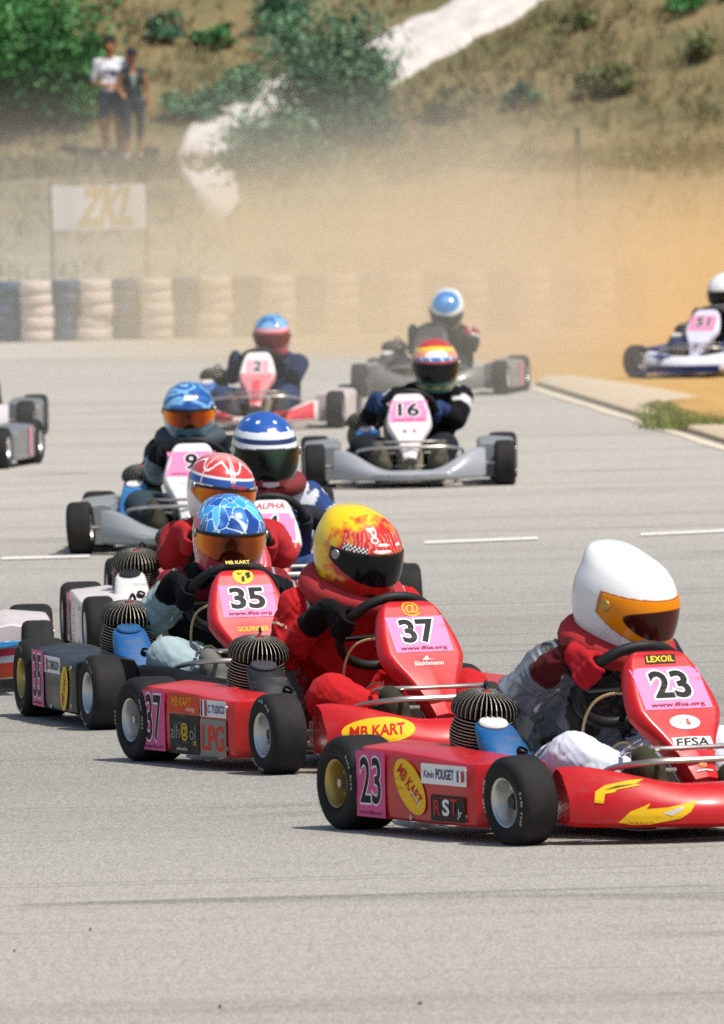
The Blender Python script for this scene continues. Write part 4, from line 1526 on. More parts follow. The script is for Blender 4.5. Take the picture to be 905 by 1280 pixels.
lk.new(n3, bp.inputs['Height'])
lk.new(bp.outputs[0], b.inputs['Normal'])
tag(mk('ground', GV, GF, gm, angle=80), kind='structure')

# track
am = bpy.data.materials.new('worn_asphalt')
nt, nd, lk = nodes(am)
b = nd['Principled BSDF']
geo = nd.new('ShaderNodeTexCoord').outputs['Object']
sp = nd.new('ShaderNodeSeparateXYZ')
lk.new(geo, sp.inputs[0])
big = noise_tex(nt, .35, 4, geo)
streak = noise_tex(nt, 1.0, 5, geo, .6, (.10, 1.0, 1, rad(-14)))
streak2 = noise_tex(nt, 1.0, 4, geo, .55, (.16, 2.6, 1, rad(-24)))
grain = noise_tex(nt, 150, 3, geo, .7, (1, .35, 1))
grain2 = noise_tex(nt, 42, 4, geo, .75, (1, .10, 1))
c = mixcol(nt, ramp(nt, big, .3, .7), lin('979489'), lin('a7a398'))
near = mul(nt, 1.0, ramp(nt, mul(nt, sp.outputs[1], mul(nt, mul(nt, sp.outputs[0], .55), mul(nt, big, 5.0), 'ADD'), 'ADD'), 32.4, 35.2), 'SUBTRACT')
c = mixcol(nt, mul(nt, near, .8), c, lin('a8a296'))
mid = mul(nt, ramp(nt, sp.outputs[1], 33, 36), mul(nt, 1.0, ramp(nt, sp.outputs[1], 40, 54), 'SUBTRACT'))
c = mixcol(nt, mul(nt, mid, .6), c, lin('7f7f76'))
far_ = ramp(nt, sp.outputs[1], 48, 66)  # distant haze put into the asphalt colour as a paler tone
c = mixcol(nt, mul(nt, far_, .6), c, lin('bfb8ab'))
c = mixcol(nt, mul(nt, ramp(nt, streak, .52, .72), .48), c, lin('78736c'))
c = mixcol(nt, mul(nt, ramp(nt, streak2, .62, .72), .45), c, lin('6a665f'))
for sx_, sy_, rot_, wd_, am_ in ((.05, .55, -20, .010, .5), (.07, .9, -30, .007, .4), (.10, .4, -10, .008, .35)):   # thin rubber lines left by tyres
    ln_ = noise_tex(nt, 1.0, 1, geo, .4, (sx_, sy_, 1, rad(rot_)))
    gate = noise_tex(nt, .5, 2, geo)
    band_ = mul(nt, 1.0, ramp(nt, mul(nt, mul(nt, ln_, -.5, 'ADD'), 0, 'ABSOLUTE'), wd_ * .4, wd_), 'SUBTRACT')
    c = mixcol(nt, mul(nt, mul(nt, band_, ramp(nt, gate, .45, .6)), am_), c, lin('5c5952'))
c = mixcol(nt, mul(nt, ramp(nt, grain, .48, .72), .75), c, lin('6d6761'))
c = mixcol(nt, mul(nt, ramp(nt, grain, .50, .28), .6), c, lin('d5ccc3'))
c = mixcol(nt, mul(nt, ramp(nt, grain2, .52, .75), .42), c, lin('77716a'))
lk.new(c, b.inputs['Base Color'])
b.inputs['Roughness'].default_value = .9
bp = N(nt, 'ShaderNodeBump', Strength=.5, Distance=.004)
lk.new(grain, bp.inputs['Height'])
lk.new(bp.outputs[0], b.inputs['Normal'])
e0, e1 = on_ground(668, 482), on_ground(905, 556)
dirx = (e1[0] - e0[0]) / (e1[1] - e0[1])
edge_x = lambda y: e0[0] + dirx * (y - e0[1])
EL = [(edge_x(y), y) for y in np.linspace(-40, e0[1], 24)] + [(1.38, 94), (1.25, 97), (.9, 100.5), (.2, 103.2), (-1.0, 104.6), (-6, 105.2), (-60, 106)]
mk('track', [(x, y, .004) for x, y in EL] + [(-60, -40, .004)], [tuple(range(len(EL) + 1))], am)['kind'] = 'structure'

wp = surface('worn_road_paint', 'dedad4', .8, var=.12, var_scale=20, dust=.5, dirt_scale=16)
for k, (xa, ya, xb, yb) in enumerate(((2, 700, 112, 697), (262, 690, 400, 685), (530, 680, 672, 674.5), (800, 670, 935, 664))):
    q = [on_ground(xa, ya + 1.7), on_ground(xb, yb + 1.7), on_ground(xb, yb - 1.7), on_ground(xa, ya - 1.7)]
    mk('road_marking', [(p[0], p[1], .0085) for p in q], [(0, 1, 2, 3)], wp)['kind'] = 'structure'
L = np.linspace(30, e0[1] - 1, 30)
wob = [(.018 * math.sin(y * 1.7)) for y in L]
mk('road_marking', [(edge_x(y) - .13 + w_, y, .0085) for y, w_ in zip(L, wob)] + [(edge_x(y) - .05, y, .0085) for y in L], [(i, i + 1, 31 + i, 30 + i) for i in range(29)], surface('faded_line_paint', 'd8cbb2', .85, var=.15, dust=.5))['kind'] = 'structure'

# kerb: a pale concrete apron with an uneven outer edge, raised a little
up_px = [(690, 478), (719, 477.5), (760, 483), (804, 490), (845, 497), (880, 505), (905, 520), (940, 535), (1000, 556)]
outer = [on_ground(*p) for p in up_px]
inner = [(edge_x(p[1] - 1.0) + .005, p[1] - 1.0) for p in outer]
inner[0] = (e0[0] + .02, e0[1] + .4)
kb = MB()
secs = []
for (ix, iy), p in zip(inner, outer):
    ox = max(p[0], ix + .12)
    secs.append([Vector((ix, iy, -.02)), Vector((ix + .012, iy, .035)), Vector((ix + .05, iy, .05)), Vector((ox - .04, p[1], .055)), Vector((ox, p[1], .02)), Vector((ox, p[1], -.03))])
kb.loft(secs).build('kerb', [surface('dusty_concrete', 'c9b698', .92, var=.15, var_scale=6, dust=.5, bump=.5, bump_scale=30)])['kind'] = 'structure'


# ------------------------------------------------------------------ grass and leaves
def blades(pts, n_each, hmin, hmax, width, cols, spread=.05, lean=.5):
    pts = np.repeat(np.asarray(pts), n_each, 0)
    n = len(pts)
    base = pts + np.concatenate([RNG.normal(0, spread, (n, 2)), np.zeros((n, 1))], 1)
    h = RNG.uniform(hmin, hmax, n)
    a = RNG.uniform(0, 2 * np.pi, n)
    w = np.stack([np.cos(a), np.sin(a), 0 * a], 1) * width * RNG.uniform(.6, 1.3, n)[:, None]
    tip = base + np.stack([RNG.normal(0, lean, n) * h, RNG.normal(0, lean, n) * h, h], 1)
    mid = base * .5 + tip * .5 + np.stack([0 * h, 0 * h, h * .12], 1)
    V = np.stack([base - w, base + w, mid + w * .8, tip, mid - w * .8], 1).reshape(-1, 3)
    Fc = np.arange(n * 5).reshape(-1, 5)
    C = np.array([lin(c) for c in cols])[RNG.integers(0, len(cols), n)] * RNG.uniform(.75, 1.2, n)[:, None]
    return V, Fc, np.repeat(C, 5, 0)


LEAF = surface('foliage', None, .7, var=.15, attr=True)


def soup(name, V, Fc, C, parent=None):
    me = bpy.data.meshes.new(name)
    me.from_pydata(V.tolist(), [], Fc.tolist())
    me.materials.append(LEAF)
    set_col(me, C)
    o = bpy.data.objects.new(name, me)
    COL.objects.link(o)
    o.parent = parent
    return o


# white limestone track up the slope
cl = [(292, 268, 10), (272, 240, 30), (262, 206, 42), (292, 166, 38), (342, 130, 33), (400, 110, 32), (450, 90, 34), (500, 66, 32), (560, 40, 30), (610, 14, 30), (660, -18, 32), (720, -60, 34)]
cl = bezier([(a, b_, c_) for a, b_, c_ in cl], 9)
V, Fc = [], []
W_ = 15
for i, p in enumerate(cl):
    t = Vector((cl[min(i + 1, len(cl) - 1)] - cl[max(i - 1, 0)])[:2]).normalized()
    for j in range(W_):
        q = -1 + 2 * j / (W_ - 1)
        wv = p.z * (1 + .22 * noise.noise((i * .16, q * 1.5, 3)) + .12 * noise.noise((i * .6, q * 3, 8)))
        hp = on_hill(p.x - t.y * q * wv, p.y + t.x * q * wv, 0.0)
        hp.z += .06 + .04 * (1 - q ** 4) + .05 * noise.noise((hp.x * 2, hp.y * 1.2, 0)) + .02 * noise.noise((hp.x * 7, hp.y * 5, 0)) - (.12 if abs(q) == 1 else 0)
        V.append(hp)
for i in range(len(cl) - 1):
    for j in range(W_ - 1):
        a = i * W_ + j
        Fc.append((a, a + 1, a + W_ + 1, a + W_))
tag(mk('path', V, Fc, surface('pale_limestone', 'd2cbc4', .95, var=.34, var_scale=3, dust=.45, bump=.8, bump_scale=8, dirt_scale=4), angle=70), kind='structure')

PATH = np.array([v[:2] for v in V])

# dry grass over the slope
gx = RNG.uniform(-12, 12, 44000)
gy = 120 + 100 * RNG.random(44000) ** 1.15
keep = (RNG.random(44000) < np.where(gy < 160, .12, 1)) & ((np.sin(gx * 1.3 + gy * .7) + np.sin(gx * .6 - gy * .33 + 2) + RNG.normal(0, .8, len(gx))) > -.6)
gx, gy = gx[keep], gy[keep]
dmin = np.min(np.hypot((gx[:, None] - PATH[None, :, 0]) * 2.2, (gy[:, None] - PATH[None, :, 1]) * 1.0), 1)
gx, gy = gx[dmin > .30], gy[dmin > .30]
gp = np.stack([gx, gy, hz(gx, gy) - .01], 1)
V, Fc, C = blades(gp, 5, .08, .34, .012, ['94825a', 'a08e66', '7c7449', '6c7046', '5e683e', '877654', '746446'])
tag(soup('grass', V, Fc, C), kind='stuff')
# thinner grass on the slopes to either side
gx, gy = RNG.uniform(-60, 60, 16000), 158 + 50 * RNG.random(16000) ** 1.3
m_ = np.abs(gx) > 12
gp = np.stack([gx[m_], gy[m_], hz(gx[m_], gy[m_]) - .01], 1)
V, Fc, C = blades(gp, 4, .12, .40, .016, ['a28e60', 'ac986c', '8d8256', '80825a', '747a50'])
tag(soup('grass', V, Fc, C), kind='stuff')
# green tufts on the verge by the kerb
vp = []
for _ in range(1200):
    p = on_ground(random.uniform(822, 980), random.uniform(508, 535), .03)
    p[2] = .02
    vp.append(p)
V, Fc, C = blades(vp, 8, .02, .075, .006, ['66803a', '7c8a44', '8f8a4c', '587030', 'a8965a', '74803c'], .07)
tag(soup('verge_grass', V, Fc, C), kind='stuff')
vs = [on_ground(*p) for p in ((822, 512), (860, 507), (905, 511), (990, 520), (1000, 545), (930, 540), (870, 534), (838, 526))]
vm = MB()
cen = sum((Vector(p) for p in vs), Vector()) / len(vs)
ring2 = [cen.lerp(Vector(p), .75) for p in vs]
vm.add([(p[0], p[1], -.01) for p in vs] + [(p.x, p.y, .085) for p in ring2] + [(cen.x, cen.y, .10)],
       [(i, (i + 1) % 8, 8 + (i + 1) % 8, 8 + i) for i in range(8)] + [(8 + i, 8 + (i + 1) % 8, 16) for i in range(8)])
tag(vm.build('ground_mound', [gm]), kind='structure')


def bush(label, px, py, w, h, seed, cols, leaf=.055, n=2600, clumps=16, depth=None, loose=.34):
    rg = np.random.default_rng(seed)
    b0 = on_hill(px, py)
    root = empty('bush', b0)
    tag(root, label, 'bush', 'bushes on the hillside')
    st = MB()
    tips = []
    for k in range(clumps):
        a = rg.uniform(0, 2 * math.pi)
        rr = math.sqrt(rg.random()) * w * .42
        zz = h * (.18 + .75 * rg.random() * (1 - .45 * rr / (w * .5)))
        t = Vector((math.cos(a) * rr, math.sin(a) * rr * .8, zz))
        tips.append(t)
        st.tube(bezier([(rg.normal(0, .03), rg.normal(0, .03), -.12), (t.x * .35, t.y * .35, zz * .5), tuple(t)], 3), [.022 * h, .018 * h, .016 * h, .013 * h, .010 * h, .008 * h, .005 * h], 6)
    st.build('stem', [surface('bark', '4f4334', .9, var=.25)], root)
    per = n // clumps
    P, Cc = [], []
    pal = np.array([lin(c) for c in cols])
    for t in tips:
        s = rg.uniform(.6, 1.25) * loose * min(w, h) * .5
        q = rg.normal(0, 1, (per, 3)) * [s, s, s * .7] + np.array(t)
        P.append(q)
        tone = pal[rg.integers(0, len(pal))] * rg.uniform(.7, 1.25)
        Cc.append(np.clip(tone * rg.uniform(.75, 1.25, per)[:, None], 0, 1))
    P, Cc = np.concatenate(P), np.concatenate(Cc)
    P[:, 2] = np.maximum(P[:, 2], .02)
    m = len(P)
    u = rg.normal(0, 1, (m, 3))
    u /= np.linalg.norm(u, axis=1)[:, None]
    v = np.cross(u, rg.normal(0, 1, (m, 3)))
    v /= np.linalg.norm(v, axis=1)[:, None]
    l = leaf * rg.uniform(.6, 1.4, m)[:, None]
    V = np.stack([P - u * l, P + v * l * .45, P + u * l, P - v * l * .45], 1).reshape(-1, 3)
    soup('foliage', V, np.arange(m * 4).reshape(-1, 4), np.repeat(Cc, 4, 0), root)
    return root


G1, G2, G3 = ['3f7a40', '4c8a48', '2f6236', '5e9a54'], ['557d5e', '648f6c', '446850', '7fa07a'], ['7d8452', '8c8f5c', '6a7044']
bush('large bright green bush filling the upper left corner', 30, 160, 2.2, 2.7, 1, G1, .06, 9000, 34)
bush('green bush at the left edge behind the large corner bush', -28, 90, 1.9, 2.2, 2, G1, .06, 5000, 20)
bush('green bush just left of the man in the white shirt', 92, 150, 1.0, 1.5, 3, G1, .05, 3600, 16)
bush('tall bluish green bush growing across the white track', 405, 190, 1.7, 2.5, 4, G2, .05, 7500, 30)
bush('spreading grey green bush at the foot of the white track', 352, 235, 1.6, 1.2, 5, G2, .05, 3000, 20)
bush('grey green bush between the woman and the tall bush', 246, 152, 1.0, .6, 6, G2, .045, 2000, 14)
bush('bushy green growth right of the tall bush, under the white track', 468, 195, 1.0, 1.1, 7, G2, .045, 2600, 14)
bush('leafy blue green bush half way up, touching the right side of the tall bush', 455, 135, .8, .9, 9, G2, .05, 2400, 12)
bush('low scrubby bush on the orange slope left of the tall bush', 300, 128, .9, .6, 10, G2, .045, 2000, 12)
bush('dark green shrub above the tall bush at the top edge', 360, 40, .9, .8, 8, G2, .05, 2000, 12)
for k, (px, py, w, h, g, lb) in enumerate(((210, 50, .7, .45, G2, 'small dark shrub on the orange slope above the couple'), (270, 60, .8, .4, G1, 'low green shrub on the slope left of the tall bush'), (560, 150, .9, .5, G3, 'olive shrub just below the white track'),
                                           (520, 225, 1.1, .5, G3, 'faint olive shrub low on the dusty slope'), (655, 130, .6, .35, G2, 'small dark shrub left of the thin post'), (742, 120, .5, .45, G3, 'shrub touching the top of the thin post'),
                                           (775, 118, .5, .55, G3, 'upright olive shrub right of the thin post'), (868, 12, 1.2, .5, G1, 'dark green shrub in the upper right corner'), (640, 215, .9, .4, G3, 'pale shrub left of the foot of the thin post'),
                                           (720, 40, .7, .35, G3, 'olive shrub on the upper slope right of the white track'), (872, 75, .5, .5, G3, 'light green shrub near the right edge'), (800, 215, .7, .3, G3, 'dusty shrub low on the right slope'))):
    bush(lb, px, py, w, h, 20 + k, g, .04, 1100, 9)

# a few loose stones lying on the asphalt
sm_ = MB()
for px_, py_ in [(113, 1165), (525, 1258), (18, 1192), (275, 1262)] + [(random.uniform(-20, 920), random.uniform(1080, 1279)) for _ in range(0)]:
    g_ = on_ground(px_, py_)
    r_s = random.uniform(.003, .006)
    bm = bmesh.new()
    bmesh.ops.create_icosphere(bm, subdivisions=1, radius=r_s)
    for v_ in bm.verts:
        v_.co *= random.uniform(.7, 1.25)
    bm.verts.index_update()
    sm_.add([v_.co + Vector((g_[0], g_[1], .004 + r_s * .6)) for v_ in bm.verts], [[v_.index for v_ in f_.verts] for f_ in bm.faces])
    bm.free()
tag(sm_.build('gravel', [surface('loose_stone', '6b5c4c', .9, var=.3)]), kind='stuff')

# ------------------------------------------------------------------ tyre wall
def tyre_profile(R, w):
    pr = [(-.5, .56), (-.5, .80), (-.44, .93), (-.30, .99), (0, 1), (.30, .99), (.44, .93), (.5, .80), (.5, .56)]
    return [(a * w, r * R) for a, r in pr]


WT, DT = surface('white_painted_tyre', 'd8c9bf', .8, var=.15, dust=.4), surface('dark_blue_painted_tyre', '1c4a6e', .8, var=.2, dust=.3)
TY = {}
for nm, mt in (('w', WT), ('d', DT)):
    o = MB().lathe(tyre_profile(.160, .118), 26, 0, closed=True).build('tyre', [mt])
    TY[nm] = o
BASE_Y = 113.6
first = {}
k = -2
px = -28.0 - 37.5 * 12
idx_ = -12
while px < 800:
    wht = idx_ % 2 == 0
    x = at_depth(px, 418, BASE_Y)[0]
    root = empty('tyre_stack', (x, BASE_Y + (-.07 if wht else .09) + .03 * math.sin(idx_ * 1.7), 0))
    tag(root, 'stack of five tyres painted white in the striped tyre wall behind the track' if wht else 'stack of five tyres painted dark blue in the striped tyre wall behind the track', 'tyre stack',
        'white tyre stacks of the wall' if wht else 'dark blue tyre stacks of the wall')
    for j in range(5):
        key = 'w' if wht else 'd'
        o = TY[key] if key not in first else copy_part(TY[key], root)
        first[key] = 1
        o.parent = root
        sh_ = .012 * math.sin(idx_ * 3.1 + j * 1.3) - (.05 if j < 2 and idx_ % 4 == 0 else 0)
        o.location = (sh_, .02 * math.cos(j * 2 + idx_), .060 + .1185 * j)
    px += 37.5 if idx_ < 9 else 40
    idx_ += 1

# ------------------------------------------------------------------ banner, posts, bag
bp0, bp1 = at_depth(65, 288, 128), at_depth(183, 288, 128)
ban = empty('banner', ((bp0[0] + bp1[0]) / 2, 128, float(hz(-2.9, 128))))
tag(ban, 'white banner with gold letters on two stakes left behind the tyre wall', 'banner')
zb_, zt_ = bp0[2] - ban.location.z, at_depth(65, 232, 128)[2] - ban.location.z
hw_ = (bp1[0] - bp0[0]) / 2
V, Fc = [], []
nu, nv = 25, 9
for layer in (0, .004):
    for i in range(nv):
        for j in range(nu):
            u, v = -1 + 2 * j / (nu - 1), i / (nv - 1)
            V.append((u * hw_, .018 * math.sin(u * 5) * (1 - v * .4) + layer, zb_ + (zt_ - zb_) * v - .012 * (1 - u * u) * v))
for i in range(nv - 1):
    for j in range(nu - 1):
        a = i * nu + j
        Fc += [(a, a + 1, a + nu + 1, a + nu), (nu * nv + a, nu * nv + a + nu, nu * nv + a + nu + 1, nu * nv + a + 1)]
sheet = mk('sheet', V, Fc, surface('banner_fabric', 'dcd5d0', .7, var=.06), parent=ban)
for u in (-1, 1):
    MB().tube([(u * hw_, .03, -.15), (u * hw_, .03, zt_ + .04)], .02, 8).build('stake', [surface('grey_wood', '77705f', .9, var=.2)], ban)
sticker('lettering', sheet, (0, -.05, (zb_ + zt_) / 2), (1, 0, 0), (0, 0, 1), [T_('ZKL', .10, .0, .44, 'c9b484', .62, .05, shear=.22)], bvh(sheet), maxlen=.04)
ph = on_hill(724, 272)
s_ph = F / ph.y
pr_ = empty('post', ph)
tag(pr_, 'thin dark green metal post standing alone on the right slope', 'post')
MB().tube([(0, 0, -.2), (0, 0, 110 / s_ph)], .028, 10).lathe([(0, 0), (0, .036), (.03, .03), (.03, 0)], 12, 0, Matrix.Translation((0, 0, 110 / s_ph))).build('pole', [surface('green_post_paint', '4c5a48', .7, var=.2)], pr_)
MB().lathe([(-.1, 0), (-.1, .07), (.04, .06), (.05, 0)], 12).build('footing', [surface('dusty_concrete', 'c9b698', .92, var=.15, var_scale=6, dust=.5, bump=.5, bump_scale=30)], pr_)
sp_ = on_hill(101, 232)
ss = F / sp_.y
ws = empty('wooden_trestle', sp_)
tag(ws, 'grey three legged trestle standing above the white banner', 'trestle')
for a in (.3, 2.4, 4.5):
    MB().tube([(math.cos(a) * .20, math.sin(a) * .20, -.05), (0, 0, 50 / ss)], .018, 8).build('leg', [surface('grey_wood', '77705f', .9, var=.2)], ws)
MB().box((0, 0, 48 / ss), (.09, .09, .07), .01).build('head_block', [surface('grey_wood', '77705f', .9, var=.2)], ws)
bg_ = on_hill(190, 205)
bag = empty('bag', bg_)
tag(bag, 'dark bag on the ground beside the woman with the cap', 'bag')
MB().box((0, 0, .115), (.25, .18, .23), .05).box((0, -.095, .09), (.17, .03, .12), .02).build('bag_body', [surface('dark_canvas', '34393c', .85, var=.2, bump=.3)], bag)
MB().tube(bezier([(-.06, 0, .22), (-.04, 0, .27), (.04, 0, .27), (.06, 0, .22)], 5), .009, 8).build('handle', [BLACK], bag)


# ------------------------------------------------------------------ the couple on the slope
def spectator(px, py, head_px, yaw, male):
    g = on_hill(px, py)
    s = F / g.y
    H = (py - head_px) / s
    k = H / 1.75
    caps = []
    A = caps.append

    def v(x, y, z):
        return Vector((x * k, y * k, z * k))
    for sd in (-1, 1):
        A((v(.095 * sd, 0, .90), .110 * k, v(.11 * sd, -.015, .50), (.085 if male else .062) * k, 'thigh'))
        A((v(.10 * sd, -.015, .50), .058 * k, v(.105 * sd, .03, .27), .056 * k, 'calf'))
        A((v(.105 * sd, .03, .27), .054 * k, v(.11 * sd, .02, .085), .038 * k, 'ankle'))
        A((v(.11 * sd, .03, .05), .042 * k, v(.135 * sd, -.13, .035), .036 * k, 'shoe'))
        sw = .20 if male else .165
        A((v(.06 * sd, 0, 1.40), .075 * k, v(sw * sd, 0, 1.39), .062 * k, 'sleeve' if male else 'strap'))
        if male:                              # hands held together at the waist
            el = v(.27 * sd, .02, 1.10)
            ha = v(.05 * sd + .02, -.20, 1.06)
        elif sd > 0:
            el = v(.235 * sd, .03, 1.10)
            ha = v(.25 * sd, -.05, .82)
        else:
            el = v(.23 * sd, .0, 1.11)
            ha = v(-.20, -.20, 1.05)
        sh_ = v(sw * sd, 0, 1.38)
        A((sh_, .060 * k, sh_.lerp(el, .75), .050 * k, 'sleeve'))
        A((sh_.lerp(el, .7), .044 * k, el, .038 * k, 'skin'))
        A((el, .038 * k, ha, .026 * k, 'skin'))
        d = (ha - el).normalized()
        A((ha, .030 * k, ha + d * .06 * k, .032 * k, 'skin'))
        side = d.cross(Vector((0, 0, 1))).normalized()
        up_ = side.cross(d)
        for q in range(4):
            f0 = ha + d * .075 * k + side * (q - 1.5) * .019 * k
            f1 = f0 + d * (.045, .055, .052, .038)[q] * k - up_ * .012 * k
            A((f0, .0105 * k, f1, .0095 * k, 'skin'))
            A((f1, .0095 * k, f1 + d * .022 * k - up_ * .022 * k, .008 * k, 'skin'))
        A((ha + d * .02 * k + side * .03 * k * sd, .013 * k, ha + d * .06 * k + side * .05 * k * sd + up_ * .01 * k, .010 * k, 'skin'))
    wz = .155 if male else .135
    A((v(-.06, 0, .93), .115 * k, v(.06, 0, .93), .115 * k, 'hip'))
    A((v(-.05, 0, 1.08), .12 * k, v(.05, 0, 1.08), .12 * k, 'torso'))
    A((v(-.075, .01, 1.28), .125 * k, v(.075, .01, 1.28), .125 * k, 'torso'))
    A((v(0, 0, .95), .125 * k, v(0, .01, 1.30), .13 * k, 'torso'))
    A((v(0, .01, 1.38), .062 * k, v(0, -.005, 1.54), .052 * k, 'skin'))
    A((v(0, .015, 1.645), .086 * k, v(0, -.015, 1.625), .082 * k, 'face'))
    A((v(0, -.015, 1.60), .075 * k, v(0, -.055, 1.565), .042 * k, 'face'))
    A((v(0, -.085, 1.635), .012 * k, v(0, -.112, 1.602), .016 * k, 'face'))
    for sd in (-1, 1):
        A((v(.083 * sd, .012, 1.645), .018 * k, v(.088 * sd, .015, 1.60), .012 * k, 'face'))
        A((v(.018 * sd, -.080, 1.662), .013 * k, v(.05 * sd, -.07, 1.662), .012 * k, 'face'))
    shirt = 'e9e7ea' if male else '1f2a30'
    low = '2c3c55' if male else '2a3640'

    def f(P, T, par, C, Nn):
        sk = 'a8704e'
        for t, c in (('torso', shirt), ('strap', shirt), ('sleeve', shirt if male else sk), ('hip', low), ('thigh', low), ('calf', sk if male else low), ('ankle', sk), ('shoe', 'd8d4d0'), ('skin', sk), ('face', sk)):
            C[T == t] = lin(c)
        z = P[:, 2] / k
        C = band(C, np.isin(T, ['torso', 'hip', 'thigh']) & (z < .985) & (z > .56), low)
        if male:
            C = band(C, (T == 'thigh') & (z < .58), sk)
            C = band(C, (T == 'torso') & (P[:, 1] < -.06 * k) & (np.abs(P[:, 0] / k + .0) < .085) & (np.abs(z - 1.235) < .055) & ~((P[:, 0] / k < .0) & (z < 1.24)), '24408a')
            C = band(C, (T == 'shoe'), '8a8680')
        else:
            C = band(C, (T == 'calf') & (z < .36), sk)
            C = band(C, (T == 'torso') & (P[:, 1] < -.04 * k) & (np.abs(P[:, 0] / k) < .05 * (z - 1.12) / .25), '8fa8a4')
            C = band(C, (T == 'torso') & (P[:, 1] < -.04 * k) & (np.abs(P[:, 0] / k) < .06 * (z - 1.30) / .1) & (z > 1.3), sk)
        fr = (T == 'face') & (P[:, 1] < -.05 * k)
        for sd in (-1, 1):
            C = band(C, fr & (np.hypot(P[:, 0] / k - .034 * sd, (z - 1.640) * 1.6) < .013), '2a1d18')
        C = band(C, fr & (np.abs(P[:, 0] / k) < .028) & (np.abs(z - 1.572) < .007), '7a3a34')
        return C
    b = skin_body('person', caps, .012, f, [SKIN], None, .0, 2)
    b.location = g
    b.rotation_euler = (0, 0, rad(yaw))
    hc = MB()
    if male:                                  # short dark hair
        hc.lathe([(-.02, .060), (-.02, .093), (.01, .099), (.05, .095), (.078, .07), (.095, .035), (.10, 0)], 26, 0, Matrix.Translation((0, .022 * k, 1.672 * k)) @ Matrix.Rotation(rad(14), 4, 'X') @ Matrix.Scale(k, 4))
        hc.build('hair', [surface('dark_hair', '1e1a18', .8, var=.3, bump=.5)], b)
    else:                                     # baseball cap over tied hair
        hc.lathe([(-.02, .095), (.0, .099), (.04, .096), (.075, .072), (.092, .035), (.096, 0)], 26, 0, Matrix.Translation((0, .012 * k, 1.685 * k)) @ Matrix.Scale(k, 4))
        hc.add([Vector((q * .075 * k, (-.07 - .085 * (1 - q * q) * t) * k, (1.682 - .02 * t + z_) * k)) for z_ in (0, .008) for t in (0, 1) for q in (-1, -.5, 0, .5, 1)],
               [(i, i + 1, i + 6, i + 5) for i in range(4)] + [(10 + i, 15 + i, 16 + i, 11 + i) for i in range(4)] + [(5 + i, 6 + i, 16 + i, 15 + i) for i in range(4)])
        hc.build('cap', [surface('dark_cap_cloth', '23282e', .8, var=.2)], b)
        MB().lathe([(-.16, .0), (-.15, .05), (-.05, .085), (.03, .090), (.03, .0)], 20, 0, Matrix.Translation((0, .04 * k, 1.67 * k)) @ Matrix.Scale(k, 4)).build('hair', [surface('dark_hair', '1e1a18', .8, var=.3, bump=.5)], b)
    return b


tag(spectator(141, 198, 48, -4, True), 'man in white t-shirt with blue print and dark shorts standing on the slope', 'spectator', 'couple watching from the slope')
tag(spectator(168, 200, 62, 8, False), 'woman in dark cap, dark sleeveless vest and dark trousers beside the man', 'spectator', 'couple watching from the slope')


# ------------------------------------------------------------------ dust hanging over the track
def dust(name, lo, hi, color, dens, ztop, ycut, xcut, nscale, namount, aniso=.1, zlow=.2, xramp=None):
    V = [(x, y, z) for z in (lo[2], hi[2]) for y in (lo[1], hi[1]) for x in (lo[0], hi[0])]
    Fc = [(0, 2, 3, 1), (4, 5, 7, 6), (0, 1, 5, 4), (2, 6, 7, 3), (0, 4, 6, 2), (1, 3, 7, 5)]
    m = bpy.data.materials.new(name)
    nt, nd, lk = nodes(m)
    nd.remove(nd['Principled BSDF'])
    v = N(nt, 'ShaderNodeVolumePrincipled', Anisotropy=aniso)
    v.inputs['Color'].default_value = (*lin(color), 1)
    geo = nd.new('ShaderNodeTexCoord').outputs['Object']
    s = nd.new('ShaderNodeSeparateXYZ')
    lk.new(geo, s.inputs[0])

    def sm(sock, a, b_):
        n = nd.new('ShaderNodeMapRange')
        n.interpolation_type = 'SMOOTHSTEP'
        n.inputs[1].default_value, n.inputs[2].default_value = a, b_
        lk.new(sock, n.inputs[0])
        return n.outputs[0]
    nz = noise_tex(nt, nscale, 3, geo, .55)
    # the top of the cloud is uneven: the noise lifts and lowers it
    zz = mul(nt, s.outputs[2], mul(nt, nz, -namount), 'ADD')
    d = mul(nt, 1.0, sm(zz, zlow - namount * .5, ztop - namount * .5), 'SUBTRACT')
    d = mul(nt, d, mul(nt, sm(s.outputs[1], *ycut[0]), mul(nt, 1.0, sm(s.outputs[1], *ycut[1]), 'SUBTRACT')))
    xw = mul(nt, s.outputs[0], mul(nt, mul(nt, nz, .5, 'SUBTRACT'), namount * 1.5), 'ADD')
    if xcut[0]:
        d = mul(nt, d, sm(xw, *xcut[0]))
    if xcut[1]:
        d = mul(nt, d, mul(nt, 1.0, sm(xw, *xcut[1]), 'SUBTRACT'))
    d = mul(nt, d, mul(nt, mul(nt, ramp(nt, nz, .40, .60), 1.7), .28, 'ADD'))
    if xramp:
        d = mul(nt, d, mul(nt, mul(nt, ramp(nt, s.outputs[0], *xramp), .55), .75, 'ADD'))
    lk.new(mul(nt, d, dens), v.inputs['Density'])
    lk.new(v.outputs[0], nd['Material Output'].inputs['Volume'])
    o = mk(name, V, Fc, m, flat=True)
    tag(o, kind='stuff')
    return o


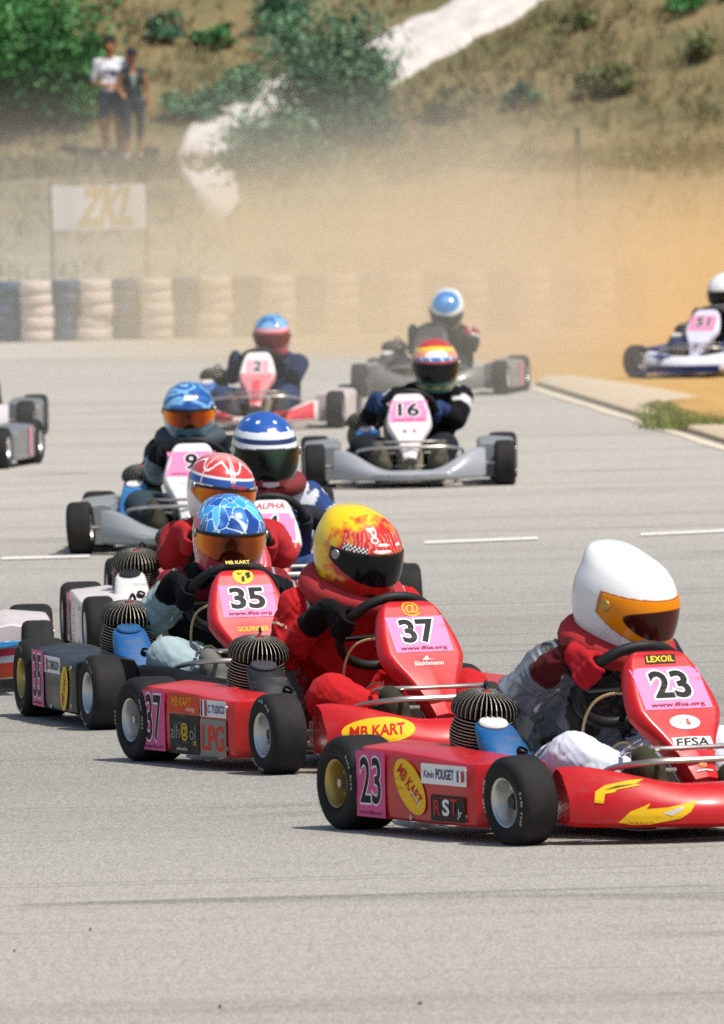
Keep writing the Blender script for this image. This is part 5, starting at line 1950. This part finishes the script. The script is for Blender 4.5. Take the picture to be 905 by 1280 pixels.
dust('dust_haze', (-22, 62, -.5), (14, 172, 4.2), 'e9e7db', .0145, 2.85, ((62, 90), (140, 170)), (None, (1.3, 2.6)), .18, 1.0, xramp=(-3.5, .8))
dust('dust_cloud', (-3, 97.5, -.4), (13, 116, 4.4), 'fae2b4', .15, 2.15, ((97.5, 103), (112, 116)), ((-3.0, .5), None), .55, .9, zlow=.1)

# ------------------------------------------------------------------ camera, sun, sky
cam = bpy.data.cameras.new('camera')
cam.sensor_fit = 'VERTICAL'
cam.sensor_height = 36
cam.sensor_width = 36
cam.lens = 36 * F / 1280
cam.clip_end = 2000
cam.clip_start = .5
cam.dof.use_dof = True
cam.dof.focus_distance = 37
cam.dof.aperture_fstop = 15
co = bpy.data.objects.new('camera', cam)
COL.objects.link(co)
co.matrix_world = Matrix(((_r[0], _u[0], -_f[0], 0), (_r[1], _u[1], -_f[1], 0), (_r[2], _u[2], -_f[2], CAMH), (0, 0, 0, 1)))
sc.camera = co

EL, AZ = rad(62), math.atan2(.80, -.60)       # the sun stands to the right and a little behind the camera
S = Vector((math.cos(EL) * math.sin(AZ), math.cos(EL) * math.cos(AZ), math.sin(EL)))
sun = bpy.data.lights.new('sun', 'SUN')
sun.energy = 4.2
sun.angle = rad(.5)
sun.color = (1, .955, .88)
so = bpy.data.objects.new('sun', sun)
COL.objects.link(so)
so.rotation_euler = S.to_track_quat('Z', 'Y').to_euler()
w = bpy.data.worlds.new('World')
sc.world = w
w.use_nodes = True
nt = w.node_tree
sky = nt.nodes.new('ShaderNodeTexSky')
sky.sky_type = 'NISHITA'
sky.sun_disc = False
sky.sun_elevation = EL
sky.sun_rotation = AZ
sky.dust_density = 2
nt.links.new(sky.outputs[0], nt.nodes['Background'].inputs[0])
nt.nodes['Background'].inputs[1].default_value = .12
vs_ = sc.view_settings
vs_.view_transform = 'Standard'
vs_.look = 'None'
vs_.gamma = 1
vs_.exposure = .03
sc.cycles.use_denoising = False
sc.cycles.volume_step_rate = .4
sc.cycles.volume_max_steps = 256
sc.cycles.max_bounces = 6
sc.cycles.volume_bounces = 3
for o in list(bpy.data.objects):
    if 'proto' in o:
        del o['proto']
